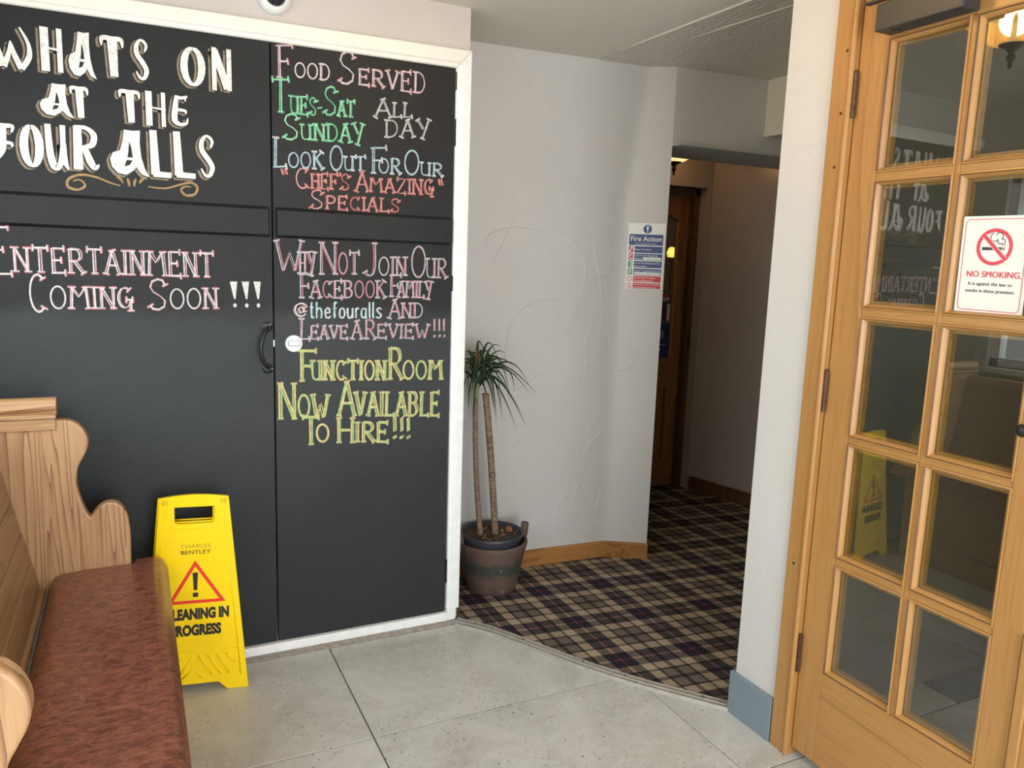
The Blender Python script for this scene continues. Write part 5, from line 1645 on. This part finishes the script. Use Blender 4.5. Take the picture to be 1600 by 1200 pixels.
# screws filled in the frame
for y, z in ((1.605, 2.105), (1.607, 1.940), (1.612, 1.795), (1.620, 0.62)):
    obj('screw_head', *lathe_axis((1.7882, y, z), [(0.005, 0), (0.004, 0.001)], (-1, 0, 0), 10), 'bronze', bpy.data.objects['trim_7'])

# no smoking notice stuck on the glass
ns = thing('no_smoking_notice', 'white no smoking sticker on the second pane of the glazed door', 'notice', (FX + 0.016, 1.165, 1.53))
npn = Plane((FX + 0.0162, 1.2305, 1.4185), (0, -1, -0.012), (0, 0.010, 1))
NW, NH = 0.164, 0.229
obj('sheet', *join(npn.flat([rrect(0, 0, NW, NH, 0.003)], 0.0), npn.flat([rrect(0, 0, NW, NH, 0.003)], -0.0012), npn.ribbon([(NW / 2, NH / 2), (NW / 2 + .001, NH / 2)], .001, -0.0006)), 'sign_white', ns)
bd_ = rrect(0.0075, 0.0075, NW - 0.0085, NH - 0.0075, 0.010)
w_ = 0.0005
pk = [npn.ribbon(bd_ + [bd_[0]], 0.0016, w_)]
cx_, cy_, rr_ = 0.082, 0.157, 0.0430
ring_o = arc(cx_, cy_, rr_, 0, 360, 40); ring_i = arc(cx_, cy_, rr_ - 0.0085, 0, 360, 40)
for i in range(40):
    pk.append(npn.flat([[ring_o[i], ring_o[i + 1], ring_i[i + 1], ring_i[i]]], w_))
c45 = 0.7071 * (rr_ - 0.005)
pk.append(npn.ribbon([(cx_ - c45, cy_ + c45), (cx_ + c45, cy_ - c45)], 0.0085, w_ + 0.0004))
obj('prohibition_ring', *join(*pk), 'print_pinkred', ns)
obj('bar_edge', *npn.ribbon([(cx_ - c45, cy_ + c45), (cx_ + c45, cy_ - c45)], 0.0115, w_ + 0.0002), 'sign_white', ns)
cg = [npn.flat([[(0.053, 0.1495), (0.0985, 0.1495), (0.0985, 0.1565), (0.053, 0.1565)], [(0.1000, 0.1495), (0.1022, 0.1495), (0.1022, 0.1565), (0.1000, 0.1565)], [(0.1042, 0.1495), (0.1062, 0.1495), (0.1062, 0.1565), (0.1042, 0.1565)]], w_)]
def sm(p): return catmull_2(p)
cg.append(npn.ribbon(sm([(0.1055, 0.160), (0.106, 0.170), (0.103, 0.175), (0.098, 0.175), (0.1005, 0.183), (0.096, 0.1895), (0.088, 0.1895), (0.084, 0.184)]), 0.0018, w_))
cg.append(npn.ribbon(sm([(0.1005, 0.160), (0.1005, 0.1655), (0.093, 0.164), (0.089, 0.170), (0.0895, 0.175)]), 0.0018, w_))
cg.append(npn.ribbon(sm([(0.0895, 0.1745), (0.083, 0.170), (0.075, 0.1715), (0.071, 0.178), (0.073, 0.1855), (0.078, 0.1895)]), 0.0018, w_))
obj('cigarette_symbol', *join(*cg), 'print_dark', ns)
obj('lettering', *join(*[npn.text('NO SMOKING.', 0.022 + k * .0004, 0.086, 0.0150, 0.130, 0.0, w_ + k * .00001) for k in range(4)]), 'print_pinkred', ns)
obj('lettering', *join(*[npn.text('It is against the law to', 0.081 + k * .0003, 0.0665, 0.0082, 0.104, 0.0, w_ + k * .00001, 'CENTER') for k in range(3)]), 'print_dark', ns)
obj('lettering', *join(*[npn.text('smoke in these premises', 0.081 + k * .0003, 0.0500, 0.0082, 0.116, 0.0, w_ + k * .00001, 'CENTER') for k in range(3)]), 'print_dark', ns)

# ================================================================== FIRE ACTION NOTICE
fa = thing('fire_action_notice', 'blue, red and green fire action notice on the textured wall beside the corridor doorway', 'notice', (2.27, 3.14, 1.55))
A_, B_ = Vector((2.1875, 3.190, 0)), Vector((2.3400, 3.095, 0))
xa = (B_ - A_).normalized()
FW, FH = (B_ - A_).length, 0.318
fpl = Plane(A_ + Vector((0, 0, 1.3925)) + Vector((xa.y, -xa.x, 0)) * 0.003, xa, (0, 0, 1))
g_ = lambda u, v: (u * FW, (1 - v) * FH)


def bar(u0, v0, u1, v1, w=0.0004):
    return fpl.flat([rrect(u0 * FW, (1 - v1) * FH, u1 * FW, (1 - v0) * FH, 0.002)], w)


obj('sheet', *join(fpl.flat([[(0, 0), (FW, 0), (FW, FH), (0, FH)]], 0), fpl.flat([[(0, 0), (FW, 0), (FW, FH), (0, FH)]], -0.0022)), 'sign_white', fa)
for q in ((.04, .170, .955, .335), (.20, .350, .955, .450), (.20, .463, .955, .560), (.20, .575, .955, .675), (.20, .690, .955, .785)):
    obj('instruction_bar', *bar(*q), 'fs_blue', fa)
obj('mandatory_disc', *fpl.flat([arc(0.52 * FW, (1 - .09) * FH, 0.0205, 0, 350, 24)], 0.0004), 'fs_blue', fa)
for q in ((.20, .800, .955, .893), (.20, .908, .955, 1 - .006)):
    obj('instruction_bar', *bar(*q), 'fs_red', fa)
for q, mm in (((.045, .350, .165, .450), 'fs_red'), ((.045, .463, .165, .560), 'fs_red'), ((.045, .575, .165, .675), 'fs_green'), ((.045, .690, .165, .785), 'fs_green')):
    obj('pictogram', *bar(*q), mm, fa)
wt = []
tx = lambda s, u, v, h, wd, b=0.004, al='LEFT': fpl.text(s, u * FW, (1 - v) * FH, h, wd * FW, b, 0.0009, al)
wt.append(tx('Fire Action', .50, .272, .0245, .83, .012, 'CENTER'))
wt.append(tx('If You Discover A Fire', .50, .322, .0068, .56, .0, 'CENTER'))
wt.append(tx('Raise The Alarm', .22, .412, .0085, .44))
wt.append(tx('Call The Fire Brigade By', .22, .502, .0078, .62)); wt.append(tx('Dialling', .22, .548, .0078, .19))
wt.append(bar(.44, .515, .93, .552, .0007))
wt.append(tx('Leave The Building By The', .22, .617, .0078, .68)); wt.append(tx('Nearest Exit', .22, .663, .0078, .32))
wt.append(tx('Report To Assembly Point At', .22, .730, .0078, .71)); wt.append(bar(.22, .742, .93, .778, .0007))
wt.append(tx('Do Not Stop To Collect', .22, .840, .0078, .58)); wt.append(tx('Personal Belongings', .22, .883, .0078, .52))
wt.append(tx('Do Not Return To The Building', .22, .943, .0078, .72)); wt.append(tx('Until Authorised To Do So', .22, .986, .0078, .62))
wt.append(fpl.flat([[g_(.49, .045), g_(.55, .045), g_(.54, .105), g_(.50, .105)], arc(.52 * FW, (1 - .128) * FH, .0035, 0, 330, 10)], .0007))
# pictograms in white
wt.append(bar(.095, .362, .145, .395, .0007)); wt.append(bar(.06, .405, .11, .44, .0007))
wt.append(fpl.ribbon([g_(a, b) for a, b in ((.14, .48), (.085, .485), (.07, .51), (.085, .535), (.14, .545))], 0.005, .0007))
wt.append(bar(.10, .585, .155, .668, .0007))
wt.append(bar(.075, .712, .098, .770, .0007)); wt.append(bar(.112, .712, .135, .770, .0007)); wt.append(fpl.flat([arc(.087 * FW, (1 - .703) * FH, .0025, 0, 330, 8), arc(.123 * FW, (1 - .703) * FH, .0025, 0, 330, 8)], .0007))
obj('white_lettering', *join(*wt), 'sign_white', fa)
gr = [fpl.ribbon([g_(a, b) for a, b in ((.135, .60), (.12, .625), (.13, .645), (.115, .66))], 0.003, .0010), fpl.ribbon([g_(a, b) for a, b in ((.11, .615), (.145, .632))], 0.0022, .0010)]
obj('running_figure', *join(*gr), 'fs_green', fa)
bk, rd = [], []
for vc in (.847, .952):
    rd.append(fpl.ribbon(arc(.105 * FW, (1 - vc) * FH, .0125, 0, 360, 20), .0028, .0006))
    rd.append(fpl.ribbon([(.105 * FW - .009, (1 - vc) * FH + .009), (.105 * FW + .009, (1 - vc) * FH - .009)], .0024, .0010))
bk.append(fpl.ribbon([g_(a, b) for a, b in ((.11, .925), (.10, .945), (.12, .96), (.10, .975))], .0028, .0008))
bk.append(fpl.ribbon([g_(a, b) for a, b in ((.56, .545), (.575, .520), (.59, .545), (.61, .520), (.625, .545))], .0014, .0012))
bk.append(fpl.ribbon(sm([g_(a, b) for a, b in ((.24, .768), (.27, .750), (.29, .770), (.33, .755), (.37, .770), (.42, .752), (.46, .770))]), .0012, .0012))
bk.append(fpl.ribbon(sm([g_(a, b) for a, b in ((.55, .768), (.60, .752), (.65, .770), (.72, .750), (.78, .768), (.86, .755), (.91, .770))]), .0012, .0012))
obj('prohibition_rings', *join(*rd), 'fs_red', fa)
obj('stick_figure', *bk[0], 'print_dark', fa)
tag(obj('handwriting', *join(*bk[1:]), 'print_dark', fa), 'scribbled handwriting', kind='stuff')

# ================================================================== CEILING LAMPS


def flush_lamp(name, label, x, y, zc, r, glass):
    t = thing(name, label, 'lamp', (x, y, zc))
    d_ = zc
    obj('ceiling_plate', *lathe((x, y, zc - 0.035), [(0.03, 0), (0.075, 0.012), (0.085, 0.03), (0.085, 0.035)], 28), 'black_metal', t, smooth=True)
    V, F = [], []
    seg, prof = 64, [(0.05, -0.175), (0.35, -0.165), (0.62, -0.140), (0.80, -0.105), (0.92, -0.070), (1.0, -0.055), (1.03, -0.048)]
    for fr_k, (rf, dz) in enumerate(prof):
        for i in range(seg):
            a = 2 * math.pi * i / seg
            wv = 1 + 0.045 * abs(math.cos(4 * a)) * rf + (0.012 * math.cos(32 * a) if rf < 1 else 0)
            V.append((x + r * rf * wv * math.cos(a), y + r * rf * wv * math.sin(a), zc + dz))
    for k in range(len(prof) - 1):
        for i in range(seg):
            j = (i + 1) % seg
            F.append((k * seg + i, k * seg + j, (k + 1) * seg + j, (k + 1) * seg + i))
    obj('lobed_glass_bowl', V, F, glass, t, smooth=True)
    obj('finial', *lathe((x, y, zc - 0.245), [(0.002, 0), (0.008, 0.008), (0.005, 0.018), (0.012, 0.030), (0.014, 0.038), (0.008, 0.048), (0.018, 0.062), (0.040, 0.074), (0.044, 0.080), (0.01, 0.084), (0.006, 0.21)], 20), 'black_metal', t, smooth=True)
    return t


flush_lamp('flush_ceiling_lamp', 'lit amber glass bowl lamp on the hall ceiling, mirrored in the upper door pane', 1.00, 1.70, H, 0.17, 'lampglass')
flush_lamp('flush_ceiling_lamp', 'lit scalloped glass lamp with black finial above the oak corridor door', 2.905, 3.80, 2.285, 0.155, 'lampglass_dim')
obj('lamp_drop_ceiling', *boxes([(2.4, 3.9, 3.41, 4.03, 2.287, H - 0.001)]), 'wall_corr', wc)
